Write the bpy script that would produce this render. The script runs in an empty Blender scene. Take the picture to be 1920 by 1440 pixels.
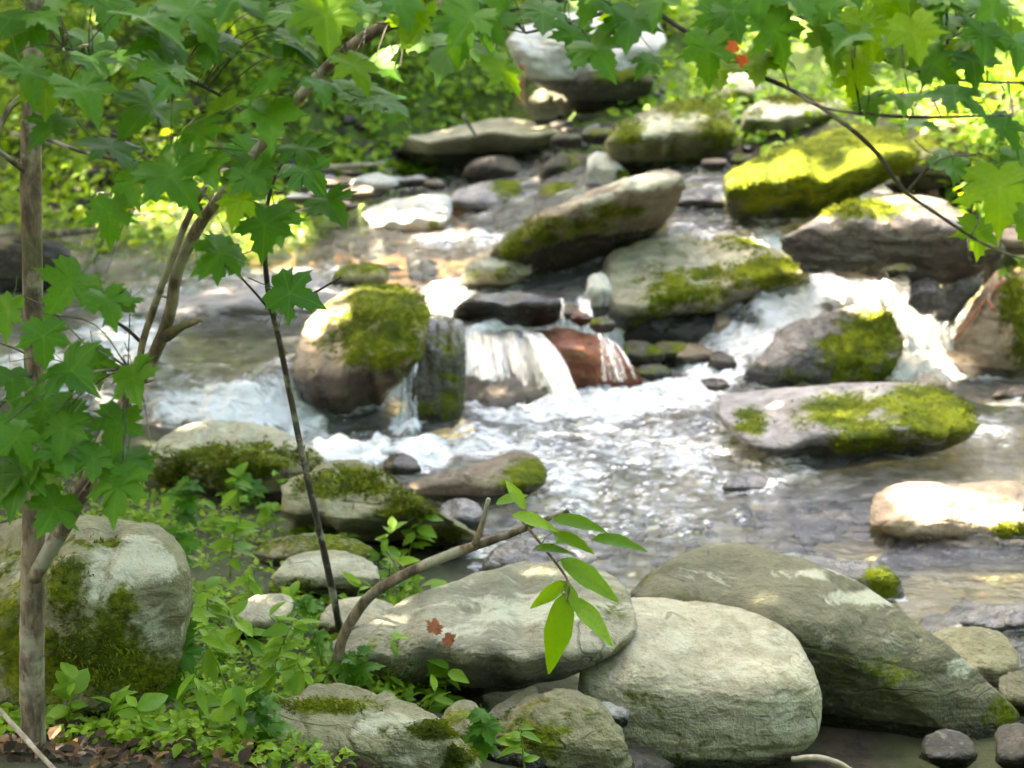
import bpy, bmesh, math, random
import numpy as np
from mathutils import Vector, Matrix

# ------------------------------------------------------------------ camera, sky, sun, exposure
sc = bpy.context.scene
CAM_Z = 3.0
PITCH = math.radians(14.0)
FPX = 3583.0                                   # focal length in pixels of the 1920 wide photograph
cam_d = bpy.data.cameras.new('camera')
cam_d.sensor_width = 36.0
cam_d.lens = FPX / 1920.0 * 36.0
cam_d.clip_end = 400.0
cam_d.dof.use_dof = True
cam_d.dof.focus_distance = 5.6
cam_d.dof.aperture_fstop = 3.5
cam = bpy.data.objects.new('camera', cam_d)
sc.collection.objects.link(cam)
cam.location = (0, 0, CAM_Z)
cam.rotation_euler = (math.pi / 2 - PITCH, 0, 0)
sc.camera = cam

SUN_EL = math.radians(42.0)
SUN_AZ = math.atan2(0.34, -0.70)               # direction towards the sun in the ground plane (left, behind the stream)
SUN = np.array([math.cos(SUN_EL) * math.cos(SUN_AZ), math.cos(SUN_EL) * math.sin(SUN_AZ), math.sin(SUN_EL)])

world = bpy.data.worlds.new('World')
sc.world = world
world.use_nodes = True
wn = world.node_tree.nodes
wl = world.node_tree.links
sky = wn.new('ShaderNodeTexSky')
sky.sky_type = 'NISHITA'
sky.sun_disc = False
sky.sun_elevation = SUN_EL
sky.sun_rotation = math.atan2(SUN[0], SUN[1])
sky.air_density = 0.55
sky.dust_density = 6.0
sky.ozone_density = 1.0
bg = wn['Background']
bg.inputs['Strength'].default_value = 0.15
wl.new(sky.outputs[0], bg.inputs['Color'])

sun_d = bpy.data.lights.new('sun', 'SUN')
sun_d.energy = 5.0
sun_d.angle = math.radians(0.53)
sun_d.color = (1.0, 0.93, 0.82)
sun_o = bpy.data.objects.new('sun', sun_d)
sc.collection.objects.link(sun_o)
sun_o.rotation_euler = Vector(SUN).to_track_quat('Z', 'Y').to_euler()
sun_o.location = (-6, 14, 14)

sc.view_settings.view_transform = 'Standard'
sc.view_settings.look = 'None'
sc.view_settings.gamma = 1.0
sc.view_settings.use_curve_mapping = False
sc.view_settings.exposure = 4.0
sc.view_settings.use_white_balance = True
sc.view_settings.white_balance_temperature = 7900
sc.cycles.max_bounces = 4
sc.cycles.diffuse_bounces = 3
sc.cycles.glossy_bounces = 2
sc.cycles.transmission_bounces = 3
sc.cycles.adaptive_threshold = 0.03
sc.cycles.transparent_max_bounces = 8
sc.cycles.caustics_reflective = False
sc.cycles.caustics_refractive = False

# ------------------------------------------------------------------ helpers
COL = sc.collection
RIGHT = np.array([1.0, 0, 0])
FWD = np.array([0, math.cos(PITCH), -math.sin(PITCH)])
UP = np.array([0, math.sin(PITCH), math.cos(PITCH)])
CAM = np.array([0, 0, CAM_Z])
rng = np.random.default_rng(7)
random.seed(7)


def ray(px, py):
    return FWD + RIGHT * ((px - 960) / FPX) + UP * ((720 - py) / FPX)


def PZ(px, py, z):
    """world point seen at a photograph pixel on the horizontal plane z"""
    r = ray(px, py)
    return CAM + r * ((z - CAM_Z) / r[2])


def PY(px, py, y):
    """world point seen at a photograph pixel at ground distance y"""
    r = ray(px, py)
    return CAM + r * (y / r[1])


def project(V):
    Q = V - CAM
    w = Q @ FWD
    return 960 + FPX * (Q @ RIGHT) / w, 720 - FPX * (Q @ UP) / w


def sstep(a, b, x):
    t = np.clip((x - a) / (b - a), 0, 1)
    return t * t * (3 - 2 * t)


def _hash(ix, iy, iz, seed):
    h = (ix * 374761393 + iy * 668265263 + iz * 1274126177 + seed * 974711 + 1013904223) & 0xffffffff
    h = ((h ^ (h >> 13)) * 1274126177) & 0xffffffff
    h = ((h ^ (h >> 16)) * 2246822519) & 0xffffffff
    return ((h ^ (h >> 15)) & 0xffffff) / float(0xffffff)


def vnoise(p, seed=0):
    i = np.floor(p).astype(np.int64)
    f = p - i
    u = f * f * f * (f * (f * 6 - 15) + 10)
    r = 0
    for a in (0, 1):
        for b in (0, 1):
            for c in (0, 1):
                w = (u[:, 0] if a else 1 - u[:, 0]) * (u[:, 1] if b else 1 - u[:, 1]) * (u[:, 2] if c else 1 - u[:, 2])
                r = r + w * _hash(i[:, 0] + a, i[:, 1] + b, i[:, 2] + c, seed)
    return r * 2 - 1


def fbm(p, octaves=4, seed=0):
    s, a, t = 0, 1.0, 0
    for k in range(octaves):
        s = s + a * vnoise(p * (2.03 ** k), seed + 17 * k)
        t += a
        a *= 0.5
    return s / t


def link_mesh(name, verts, faces, mat=None, parent=None, loc=None, smooth=True, attrs=None):
    me = bpy.data.meshes.new(name)
    me.from_pydata([tuple(v) for v in verts], [], [tuple(f) for f in faces])
    if attrs:
        for k, v in attrs.items():
            a = me.attributes.new(k, 'FLOAT', 'POINT')
            a.data.foreach_set('value', np.asarray(v, dtype=np.float32))
    if smooth:
        me.polygons.foreach_set('use_smooth', np.ones(len(me.polygons), dtype=bool))
    if mat:
        me.materials.append(mat)
    me.update()
    o = bpy.data.objects.new(name, me)
    COL.objects.link(o)
    if parent:
        o.parent = parent
    if loc is not None:
        o.location = loc
    return o


def tag(o, label=None, cat=None, group=None, kind=None):
    if label:
        o['label'] = label
    if cat:
        o['category'] = cat
    if group:
        o['group'] = group
    if kind:
        o['kind'] = kind
    return o


def empty(name, loc):
    o = bpy.data.objects.new(name, None)
    o.empty_display_size = 0.1
    COL.objects.link(o)
    o.location = loc
    return o


def catmull(pts, n):
    """resample an open polyline (k x m array) smoothly to n points"""
    pts = np.asarray(pts, float)
    k = len(pts)
    if k == 2:
        t = np.linspace(0, 1, n)[:, None]
        return pts[0] * (1 - t) + pts[1] * t
    ext = np.vstack([2 * pts[0] - pts[1], pts, 2 * pts[-1] - pts[-2]])
    out = []
    for s in np.linspace(0, k - 1 - 1e-6, n):
        i = int(s)
        t = s - i
        p0, p1, p2, p3 = ext[i], ext[i + 1], ext[i + 2], ext[i + 3]
        out.append(0.5 * ((2 * p1) + (-p0 + p2) * t + (2 * p0 - 5 * p1 + 4 * p2 - p3) * t * t + (-p0 + 3 * p1 - 3 * p2 + p3) * t ** 3))
    return np.array(out)


def tube_geo(pts, radii, sides=8, seg=None, knob=0.0, seed=0):
    """tapered tube along a smooth path; returns verts, faces"""
    k = len(pts)
    seg = seg or max(2, (k - 1) * 5)
    P = catmull(np.hstack([np.asarray(pts, float), np.asarray(radii, float)[:, None]]), seg + 1)
    R = np.abs(P[:, 3])
    P = P[:, :3]
    V, F = [], []
    T = np.gradient(P, axis=0)
    T /= np.linalg.norm(T, axis=1)[:, None] + 1e-9
    ref = np.array([0.3, 0.9, 0.2])
    for i in range(len(P)):
        a = np.cross(T[i], ref)
        a /= np.linalg.norm(a) + 1e-9
        b = np.cross(T[i], a)
        for s in range(sides):
            an = 2 * math.pi * s / sides
            V.append(P[i] + R[i] * (math.cos(an) * a + math.sin(an) * b))
    V = np.array(V)
    if knob:
        n = fbm(V * 28.0, 3, seed)
        C = np.repeat(P, sides, axis=0)
        V = C + (V - C) * (1 + knob * n)[:, None]
    m = len(P)
    for i in range(m - 1):
        for s in range(sides):
            t = (s + 1) % sides
            F.append((i * sides + s, i * sides + t, (i + 1) * sides + t, (i + 1) * sides + s))
    F.append(tuple(range(sides))[::-1])
    F.append(tuple((m - 1) * sides + s for s in range(sides)))
    return V, F


def tube(name, pts, radii, mat, parent=None, sides=8, seg=None, knob=0.08, seed=0):
    V, F = tube_geo(pts, radii, sides, seg, knob, seed)
    if parent is None:
        c = np.asarray(pts[0], float)
        return link_mesh(name, V - c, F, mat, None, c)
    return link_mesh(name, V - np.array(parent.location), F, mat, parent)


# ------------------------------------------------------------------ materials
class NT:
    """small node-tree writer"""
    def __init__(self, name):
        self.m = bpy.data.materials.new(name)
        self.m.use_nodes = True
        self.t = self.m.node_tree
        self.p = self.t.nodes['Principled BSDF']
        self.out = self.t.nodes['Material Output']

    def n(self, typ, **kw):
        o = self.t.nodes.new(typ)
        for k, v in kw.items():
            if k.startswith('_'):
                setattr(o, k[1:], v)
            else:
                self.set(o, k, v)
        return o

    def set(self, node, key, v):
        s = node.inputs[key.replace('__', ' ')] if not isinstance(key, int) else node.inputs[key]
        if isinstance(v, bpy.types.NodeSocket):
            self.t.links.new(v, s)
        else:
            s.default_value = v

    def noise(self, scale, detail=4, rough=0.55, vec=None, w=None, dist=0.0):
        o = self.n('ShaderNodeTexNoise')
        o.noise_dimensions = '3D'
        self.set(o, 'Scale', scale)
        self.set(o, 'Detail', detail)
        self.set(o, 'Roughness', rough)
        self.set(o, 'Distortion', dist)
        if vec is not None:
            self.set(o, 'Vector', vec)
        if w is not None:
            cx = self.n('ShaderNodeCombineXYZ')
            self.set(cx, 'X', w)
            self.set(cx, 'Y', w)
            va = self.n('ShaderNodeVectorMath', _operation='ADD')
            self.set(va, 0, vec)
            self.set(va, 1, cx.outputs[0])
            self.set(o, 'Vector', va.outputs[0])
        return o.outputs['Fac']

    def math(self, op, a, b=0.0, c=None):
        o = self.n('ShaderNodeMath', _operation=op)
        self.set(o, 0, a)
        self.set(o, 1, b)
        if c is not None:
            self.set(o, 2, c)
        return o.outputs[0]

    def ramp(self, fac, a, b):
        o = self.n('ShaderNodeMapRange', _interpolation_type='SMOOTHSTEP')
        self.set(o, 'Value', fac)
        self.set(o, 'From Min', a)
        self.set(o, 'From Max', b)
        return o.outputs[0]

    def mix(self, fac, a, b, blend='MIX'):
        o = self.n('ShaderNodeMix', _data_type='RGBA', _blend_type=blend)
        self.set(o, 0, fac)
        self.set(o, 6, a if isinstance(a, bpy.types.NodeSocket) else (*a, 1))
        self.set(o, 7, b if isinstance(b, bpy.types.NodeSocket) else (*b, 1))
        return o.outputs[2]

    def mixf(self, fac, a, b):
        o = self.n('ShaderNodeMix', _data_type='FLOAT')
        self.set(o, 0, fac)
        self.set(o, 2, a)
        self.set(o, 3, b)
        return o.outputs[0]

    def attr(self, name):
        return self.n('ShaderNodeAttribute', _attribute_name=name).outputs['Fac']

    def bump(self, h, strength, dist, normal=None):
        o = self.n('ShaderNodeBump')
        self.set(o, 'Height', h)
        self.set(o, 'Strength', strength)
        self.set(o, 'Distance', dist)
        if normal is not None:
            self.set(o, 'Normal', normal)
        return o.outputs[0]


TONES = {
    'grey':  ((0.10, 0.10, 0.065), (0.28, 0.27, 0.19)),
    'pale':  ((0.21, 0.20, 0.135), (0.46, 0.43, 0.31)),
    'white': ((0.30, 0.31, 0.29), (0.50, 0.51, 0.49)),
    'tan':   ((0.22, 0.16, 0.11), (0.44, 0.34, 0.25)),
    'olive': ((0.12, 0.115, 0.06), (0.25, 0.24, 0.14)),
    'moor':  ((0.055, 0.055, 0.028), (0.155, 0.15, 0.09)),
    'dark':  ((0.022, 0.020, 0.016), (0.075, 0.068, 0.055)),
    'brown': ((0.09, 0.065, 0.045), (0.24, 0.19, 0.14)),
    'red':   ((0.16, 0.045, 0.02), (0.36, 0.13, 0.06)),
    'lilac': ((0.15, 0.14, 0.14), (0.36, 0.34, 0.35)),
}
_rockmats = {}


def rock_mat(tone):
    if tone in _rockmats:
        return _rockmats[tone]
    c1, c2 = TONES[tone]
    k = NT('rock_' + tone)
    co = k.n('ShaderNodeTexCoord').outputs['Object']
    rnd = k.n('ShaderNodeObjectInfo').outputs['Random']
    w = k.math('MULTIPLY', rnd, 60.0)
    big = k.noise(3.2, 3, 0.6, co, w, 0.6)
    mid = k.noise(11.0, 4, 0.68, co, w, 0.3)
    fine = k.noise(55.0, 2, 0.7, co, w)
    # layered rock: stretched noise
    mp = k.n('ShaderNodeMapping')
    k.set(mp, 'Vector', co)
    k.set(mp, 'Scale', (2.0, 2.0, 16.0))
    k.set(mp, 'Rotation', (0.15, 0.35, 0.0))
    lay = k.noise(1.6, 4, 0.6, mp.outputs[0], w, 0.4)
    f = k.math('ADD', k.math('MULTIPLY', big, 0.55), k.math('MULTIPLY', mid, 0.45))
    f = k.math('ADD', f, k.math('MULTIPLY', k.math('SUBTRACT', lay, 0.5), 0.45))
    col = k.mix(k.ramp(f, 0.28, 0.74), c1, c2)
    col = k.mix(k.math('MULTIPLY', k.ramp(fine, 0.5, 0.72), 0.35), col, (c1[0] * 0.55, c1[1] * 0.55, c1[2] * 0.55))
    # rusty / greenish stains with their own shapes
    st = k.ramp(k.noise(4.5, 4, 0.6, co, k.math('ADD', w, 9.0), 1.0), 0.55, 0.75)
    col = k.mix(k.math('MULTIPLY', st, 0.55), col, (0.12, 0.12, 0.04))
    # cracks and small crusty specks
    vd = k.n('ShaderNodeVectorMath', _operation='ADD')
    k.set(vd, 0, co)
    nv = k.n('ShaderNodeTexNoise', Scale=2.5, Detail=2.0)
    k.set(nv, 'Vector', co)
    vs = k.n('ShaderNodeVectorMath', _operation='SCALE')
    k.set(vs, 0, nv.outputs['Color'])
    k.set(vs, 'Scale', 0.7)
    k.set(vd, 1, vs.outputs[0])
    ve = k.n('ShaderNodeTexVoronoi', _feature='DISTANCE_TO_EDGE', Scale=1.7)
    k.set(ve, 'Vector', vd.outputs[0])
    crk = k.math('MULTIPLY', k.ramp(ve.outputs['Distance'], 0.014, 0.002), k.ramp(big, 0.52, 0.62))
    col = k.mix(k.math('MULTIPLY', crk, 0.22), col, (0.02, 0.018, 0.012))
    vp = k.n('ShaderNodeTexVoronoi', Scale=17.0)
    k.set(vp, 'Vector', vd.outputs[0])
    spk = k.math('MULTIPLY', k.ramp(vp.outputs['Distance'], 0.30, 0.20), k.ramp(k.noise(3.0, 2, 0.5, co, k.math('ADD', w, 5.0)), 0.50, 0.62))
    col = k.mix(k.math('MULTIPLY', k.math('MULTIPLY', spk, mid), 0.35), col, (0.50, 0.50, 0.40))
    # lichen crust
    ln = k.noise(7.0, 4, 0.7, co, k.math('ADD', w, 21.0), 0.8)
    la = k.attr('lichen')
    lm = k.ramp(k.math('ADD', la, k.math('MULTIPLY', k.math('SUBTRACT', ln, 0.5), 2.6)), 0.48, 0.92)
    spots = k.math('MULTIPLY', k.ramp(ln, 0.64, 0.70), 0.5)
    lm = k.math('MAXIMUM', lm, spots)
    col = k.mix(k.math('MULTIPLY', lm, 0.62), col, k.mix(fine, (0.33, 0.35, 0.25), (0.56, 0.57, 0.45)))
    # wet darkening near and in the water, plus shade painted on boulder undersides
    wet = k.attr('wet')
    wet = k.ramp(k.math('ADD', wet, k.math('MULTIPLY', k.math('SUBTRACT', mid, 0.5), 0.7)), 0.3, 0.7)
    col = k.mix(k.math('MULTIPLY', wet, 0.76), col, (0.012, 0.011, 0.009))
    # moss
    mn = k.noise(6.0, 4, 0.7, co, k.math('ADD', w, 33.0), 0.5)
    mf = k.noise(38.0, 2, 0.7, co, w)
    ma = k.attr('moss')
    mm = k.math('ADD', ma, k.math('MULTIPLY', k.math('SUBTRACT', mn, 0.5), 2.6))
    mm = k.math('ADD', mm, k.math('MULTIPLY', k.math('SUBTRACT', mf, 0.5), 1.0))
    mm = k.ramp(mm, 0.30, 0.85)
    mcol = k.mix(k.ramp(k.noise(5.0, 3, 0.7, co, k.math('ADD', w, 3.0), 0.5), 0.32, 0.68), (0.040, 0.062, 0.006), (0.165, 0.195, 0.010))
    mcol = k.mix(k.math('MULTIPLY', k.ramp(mf, 0.35, 0.7), 0.55), mcol, (0.035, 0.045, 0.006))
    col = k.mix(mm, col, mcol)
    k.set(k.p, 'Base Color', col)
    r = k.mixf(wet, 0.82, 0.17)
    r = k.mixf(mm, r, 0.95)
    k.set(k.p, 'Roughness', r)
    k.set(k.p, 'Specular IOR Level', k.mixf(mm, 0.45, 0.1))
    h = k.math('ADD', k.math('MULTIPLY', mid, 0.9), k.math('MULTIPLY', fine, 0.28))
    h = k.math('ADD', h, k.math('MULTIPLY', lay, 0.45))
    h = k.math('ADD', h, k.math('MULTIPLY', k.math('MULTIPLY', mf, ma), 0.5))
    h = k.math('SUBTRACT', h, k.math('MULTIPLY', crk, 0.35))
    b4 = k.bump(h, 0.9, 0.035)
    k.set(k.p, 'Normal', b4)
    _rockmats[tone] = k.m
    return k.m


def leaf_mat(name, dark, light, use_attr=False, trans=0.45, rough=0.42):
    k = NT(name)
    if use_attr:
        r = k.attr('tint')
    else:
        r = k.n('ShaderNodeObjectInfo').outputs['Random']
    co = k.n('ShaderNodeTexCoord').outputs['Object']
    n = k.noise(14.0, 3, 0.6, co)
    c = k.mix(r, dark, light)
    c = k.mix(k.math('MULTIPLY', k.ramp(n, 0.4, 0.7), 0.35), c, (dark[0] * 0.6, dark[1] * 0.7, dark[2] * 0.6))
    c = k.mix(k.math('MULTIPLY', k.ramp(k.attr('vein'), 0.70, 1.0), 0.5), c, (light[0] * 1.5, light[1] * 1.3, light[2] * 2.0))
    sp_ = k.ramp(k.noise(5.0, 3, 0.7, co, k.math('MULTIPLY', r, 40.0)), 0.68, 0.74)
    c = k.mix(k.math('MULTIPLY', sp_, 0.55), c, (0.16, 0.11, 0.03))
    k.set(k.p, 'Base Color', c)
    k.set(k.p, 'Roughness', rough)
    k.set(k.p, 'Specular IOR Level', 0.22)
    k.set(k.p, 'Normal', k.bump(k.noise(40.0, 3, 0.6, co), 0.25, 0.004))
    tr = k.n('ShaderNodeBsdfTranslucent')
    k.set(tr, 'Color', k.mix(0.5, c, (light[0] * 1.5, light[1] * 1.35, light[2] * 0.5)))
    ms = k.n('ShaderNodeMixShader')
    k.set(ms, 0, trans)
    k.set(ms, 1, k.p.outputs[0])
    k.set(ms, 2, tr.outputs[0])
    k.t.links.new(ms.outputs[0], k.out.inputs['Surface'])
    return k.m


def bark_mat(name, c1, c2):
    k = NT(name)
    co = k.n('ShaderNodeTexCoord').outputs['Object']
    mp = k.n('ShaderNodeMapping')
    k.set(mp, 'Vector', co)
    k.set(mp, 'Scale', (1, 1, 0.35))
    n = k.noise(26.0, 6, 0.65, mp.outputs[0], None, 0.4)
    n2 = k.noise(9.0, 4, 0.6, co)
    c = k.mix(k.ramp(n, 0.35, 0.68), c1, c2)
    c = k.mix(k.math('MULTIPLY', k.ramp(n2, 0.50, 0.62), 0.7), c, (0.30, 0.30, 0.22))
    c = k.mix(k.math('MULTIPLY', k.ramp(k.noise(6.0, 4, 0.6, co), 0.58, 0.7), 0.5), c, (0.07, 0.085, 0.02))
    k.set(k.p, 'Base Color', c)
    k.set(k.p, 'Roughness', 0.85)
    k.set(k.p, 'Normal', k.bump(n, 0.6, 0.006))
    return k.m


M_leaf = leaf_mat('maple_leaf', (0.026, 0.125, 0.009), (0.085, 0.235, 0.012), trans=0.47)
M_leaf_y = leaf_mat('bright_leaf', (0.08, 0.22, 0.008), (0.20, 0.36, 0.010), trans=0.6)  # brighter, yellower copy of the maple leaf with backlight put into its colour
M_moss = leaf_mat('moss_tuft', (0.030, 0.050, 0.006), (0.17, 0.20, 0.012), True, 0.25, 0.9)
M_herb = leaf_mat('herb_leaf', (0.08, 0.21, 0.02), (0.24, 0.42, 0.035), trans=0.42)
M_cover = leaf_mat('cover_leaf', (0.07, 0.19, 0.016), (0.30, 0.46, 0.035), True, 0.4, 0.5)
M_canopy = leaf_mat('canopy_leaf', (0.05, 0.13, 0.02), (0.12, 0.24, 0.03), True, 0.45, 0.5)
M_redleaf = leaf_mat('red_leaf', (0.42, 0.07, 0.015), (0.55, 0.10, 0.02), trans=0.45)
M_litter = leaf_mat('dead_leaf', (0.018, 0.013, 0.009), (0.24, 0.14, 0.065), True, 0.15, 0.7)
M_deadleaf = leaf_mat('brown_leaf', (0.22, 0.07, 0.03), (0.30, 0.10, 0.04), trans=0.2, rough=0.7)
M_bark = bark_mat('grey_brown_bark', (0.050, 0.036, 0.020), (0.24, 0.19, 0.12))
M_darkbark = bark_mat('dark_bark', (0.018, 0.015, 0.010), (0.06, 0.05, 0.035))
M_paleb = bark_mat('bleached_wood', (0.22, 0.18, 0.13), (0.46, 0.40, 0.31))
M_redb = bark_mat('red_brown_wood', (0.16, 0.06, 0.03), (0.34, 0.15, 0.08))


def ground_mat():
    k = NT('ground')
    co = k.n('ShaderNodeTexCoord').outputs['Object']
    a = k.noise(2.0, 6, 0.6, co, None, 0.4)
    b = k.noise(14.0, 6, 0.7, co)
    f = k.noise(60.0, 4, 0.7, co)
    soil = k.mix(k.ramp(b, 0.35, 0.68), (0.014, 0.011, 0.008), (0.055, 0.040, 0.025))
    soil = k.mix(k.math('MULTIPLY', k.ramp(a, 0.35, 0.6), 0.65), soil, (0.05, 0.07, 0.014))
    bed = k.mix(k.ramp(b, 0.3, 0.7), (0.17, 0.13, 0.042), (0.46, 0.36, 0.14))
    vor = k.n('ShaderNodeTexVoronoi', Scale=9.0, Randomness=1.0)
    k.set(vor, 'Vector', co)
    peb = k.ramp(vor.outputs['Distance'], 0.0, 0.55)
    bed = k.mix(k.math('MULTIPLY', peb, 0.4), bed, (0.06, 0.052, 0.02))
    bed = k.mix(k.math('MULTIPLY', k.ramp(a, 0.5, 0.7), 0.5), bed, (0.12, 0.12, 0.03))
    og = k.attr('ochre')
    bed = k.mix(og, bed, k.mix(k.ramp(b, 0.3, 0.65), (0.42, 0.15, 0.04), (0.60, 0.30, 0.11)))
    soil = k.mix(k.math('MULTIPLY', k.attr('green'), k.ramp(b, 0.30, 0.52)), soil, k.mix(f, (0.03, 0.075, 0.008), (0.11, 0.20, 0.02)))
    c = k.mix(k.attr('bed'), soil, bed)
    k.set(k.p, 'Base Color', c)
    k.set(k.p, 'Roughness', k.mixf(k.attr('bed'), 0.9, 0.5))
    nb = k.bump(k.math('ADD', k.math('ADD', b, k.math('MULTIPLY', f, 0.25)), k.math('MULTIPLY', k.math('SUBTRACT', 1.0, vor.outputs['Distance']), k.attr('bed'))), 0.8, 0.04)
    k.set(k.p, 'Normal', nb)
    return k.m


def water_mat():
    k = NT('stream_water')
    co = k.n('ShaderNodeTexCoord').outputs['Object']
    mp = k.n('ShaderNodeMapping')
    k.set(mp, 'Vector', co)
    k.set(mp, 'Scale', (0.5, 1.1, 1.0))
    k.set(mp, 'Rotation', (0, 0, 0.22))
    n1 = k.noise(9.0, 4, 0.6, mp.outputs[0], None, 0.8)
    n2 = k.noise(30.0, 4, 0.6, mp.outputs[0], None, 0.5)
    rip = k.attr('ripple')
    b = k.bump(k.math('ADD', n1, k.math('MULTIPLY', n2, 0.22)), k.mixf(rip, 0.3, 1.0), 0.09)
    fr = k.n('ShaderNodeFresnel', IOR=1.33)
    k.set(fr, 'Normal', b)
    tr = k.n('ShaderNodeBsdfTransparent', Color=(0.86, 0.88, 0.80, 1))
    gl = k.n('ShaderNodeBsdfGlossy', Roughness=0.06)
    k.set(gl, 'Normal', b)
    milky_sheen = k.n('ShaderNodeBsdfDiffuse', Color=(0.50, 0.52, 0.52, 1))  # milky aerated water, its paleness also standing in for sky reflection
    k.set(milky_sheen, 'Normal', b)
    m0 = k.n('ShaderNodeMixShader')
    fl = k.ramp(k.noise(13.0, 4, 0.62, mp.outputs[0], None, 0.6), 0.42, 0.68)
    k.set(m0, 0, k.math('MULTIPLY', rip, k.math('ADD', 0.10, k.math('MULTIPLY', fl, 0.38))))
    k.set(m0, 1, tr.outputs[0])
    k.set(m0, 2, milky_sheen.outputs[0])
    m1 = k.n('ShaderNodeMixShader')
    k.set(m1, 0, k.math('MINIMUM', k.math('MULTIPLY', fr.outputs[0], 1.15), 1.0))
    k.set(m1, 1, m0.outputs[0])
    k.set(m1, 2, gl.outputs[0])
    # foam: bubbles with streaky gaps
    fa = k.attr('foam')
    fn = k.noise(12.0, 5, 0.70, mp.outputs[0], None, 0.8)
    fm = k.ramp(k.math('ADD', fa, k.math('MULTIPLY', k.math('SUBTRACT', fn, 0.5), 1.9)), 0.30, 1.0)
    fo = k.n('ShaderNodeBsdfPrincipled')
    k.set(fo, 'Base Color', (0.86, 0.89, 0.92, 1))
    k.set(fo, 'Roughness', 0.35)
    k.set(fo, 'Subsurface Weight', 0.0)
    k.set(fo, 'Normal', b)
    m2 = k.n('ShaderNodeMixShader')
    k.set(m2, 0, k.math('MULTIPLY', fm, 0.94))
    k.set(m2, 1, m1.outputs[0])
    k.set(m2, 2, fo.outputs[0])
    k.t.links.new(m2.outputs[0], k.out.inputs['Surface'])
    return k.m


def fall_mat():
    k = NT('falling_water')
    co = k.n('ShaderNodeTexCoord').outputs['Object']
    mp = k.n('ShaderNodeMapping')
    k.set(mp, 'Vector', co)
    k.set(mp, 'Scale', (1.0, 0.6, 0.38))
    n = k.noise(42.0, 5, 0.7, mp.outputs[0], None, 1.2)
    m = k.ramp(k.math('ADD', k.attr('foam'), k.math('MULTIPLY', k.math('SUBTRACT', n, 0.5), 3.2)), 0.35, 1.05)
    b = k.bump(n, 0.8, 0.02)
    tr = k.n('ShaderNodeBsdfTransparent', Color=(0.93, 0.95, 0.93, 1))
    gl = k.n('ShaderNodeBsdfGlossy', Roughness=0.08)
    k.set(gl, 'Normal', b)
    fr = k.n('ShaderNodeFresnel', IOR=1.33)
    k.set(fr, 'Normal', b)
    a = k.n('ShaderNodeMixShader')
    k.set(a, 0, fr.outputs[0])
    k.set(a, 1, tr.outputs[0])
    k.set(a, 2, gl.outputs[0])
    k.set(k.p, 'Base Color', (0.84, 0.88, 0.91, 1))
    k.set(k.p, 'Roughness', 0.3)
    k.set(k.p, 'Normal', b)
    c = k.n('ShaderNodeMixShader')
    k.set(c, 0, k.math('MULTIPLY', m, 0.68))
    k.set(c, 1, a.outputs[0])
    k.set(c, 2, k.p.outputs[0])
    k.t.links.new(c.outputs[0], k.out.inputs['Surface'])
    return k.m


M_ground = ground_mat()
M_fall = fall_mat()
M_water = water_mat()

# ------------------------------------------------------------------ terrain
CTRL_PX = [  # photograph pixel, height of the ground there
    (-100, 1440, .76), (0, 1400, .73), (300, 1420, .70), (600, 1440, .55), (900, 1440, .30), (1200, 1440, .10), (1500, 1440, .04), (1920, 1440, .03),
    (0, 1200, .52), (300, 1200, .45), (600, 1200, .34), (900, 1200, .14), (1200, 1200, -.04), (1600, 1200, -.08), (1950, 1200, -.08),
    (0, 1000, .34), (300, 1000, .26), (600, 1000, .10), (850, 1000, -.08), (1200, 1000, -.14), (1950, 1000, -.10),
    (0, 880, .22), (270, 860, .10), (480, 880, -.05), (700, 850, -.16), (1000, 850, -.2), (1300, 800, -.2), (1700, 850, -.14), (1950, 800, -.08),
    (0, 700, .22), (300, 680, .24), (500, 640, .26), (100, 600, .30), (600, 560, .31), (300, 540, .32), (800, 520, .33), (600, 470, .37), (400, 420, .42), (800, 440, .42),
    (100, 450, .43), (-50, 380, .56), (950, 640, .16), (1100, 570, .28), (1300, 620, .02), (1450, 620, .02), (1400, 570, .14), (1550, 600, .1), (1200, 660, -.1), (1000, 480, .42),
    (1600, 545, .34), (1700, 520, .42), (1400, 430, .72), (1300, 400, .78), (1600, 430, .82), (1900, 450, .85), (1900, 600, .22), (1950, 700, -.02),
    (300, 330, .72), (600, 330, .64), (900, 330, .54), (1100, 330, .78), (1300, 330, .92), (1550, 330, .98), (1800, 330, 1.08), (1950, 300, 1.22),
    (0, 300, .82), (400, 200, 1.22), (800, 200, 1.15), (1100, 180, 1.30), (1400, 150, 1.40), (1700, 150, 1.50), (1950, 150, 1.60),
    (-50, 50, 1.85), (500, 50, 1.9), (1000, 50, 1.85), (1500, 50, 1.9), (1950, 50, 1.9)]
CTRL_W = [(0, 0, 1.38), (-4, 1.5, 1.4), (4, 1.5, 1.1), (-4, 5, .95), (4, 5, .3), (0, 3, 1.05), (2.2, 4.6, .55), (-5.5, 9, .55), (-6, 13, .6), (5.5, 8, .25), (6, 12, .9),
          (-6, 18, 1.0), (7, 17, 2.0), (-6, 24, 2.6), (0, 25, 2.7), (7, 24, 3.0)]
cp = np.array([PZ(*c) for c in CTRL_PX] + [np.array(c, float) for c in CTRL_W])


def tps_fit(xy, z, lam=0.02):
    n = len(xy)
    d = np.linalg.norm(xy[:, None] - xy[None], axis=2)
    K = np.where(d > 0, d * d * np.log(d + 1e-12), 0) + lam * np.eye(n)
    Pm = np.hstack([np.ones((n, 1)), xy])
    A = np.zeros((n + 3, n + 3))
    A[:n, :n] = K
    A[:n, n:] = Pm
    A[n:, :n] = Pm.T
    return np.linalg.solve(A, np.concatenate([z, np.zeros(3)]))


_tw = tps_fit(cp[:, :2], cp[:, 2])


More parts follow.
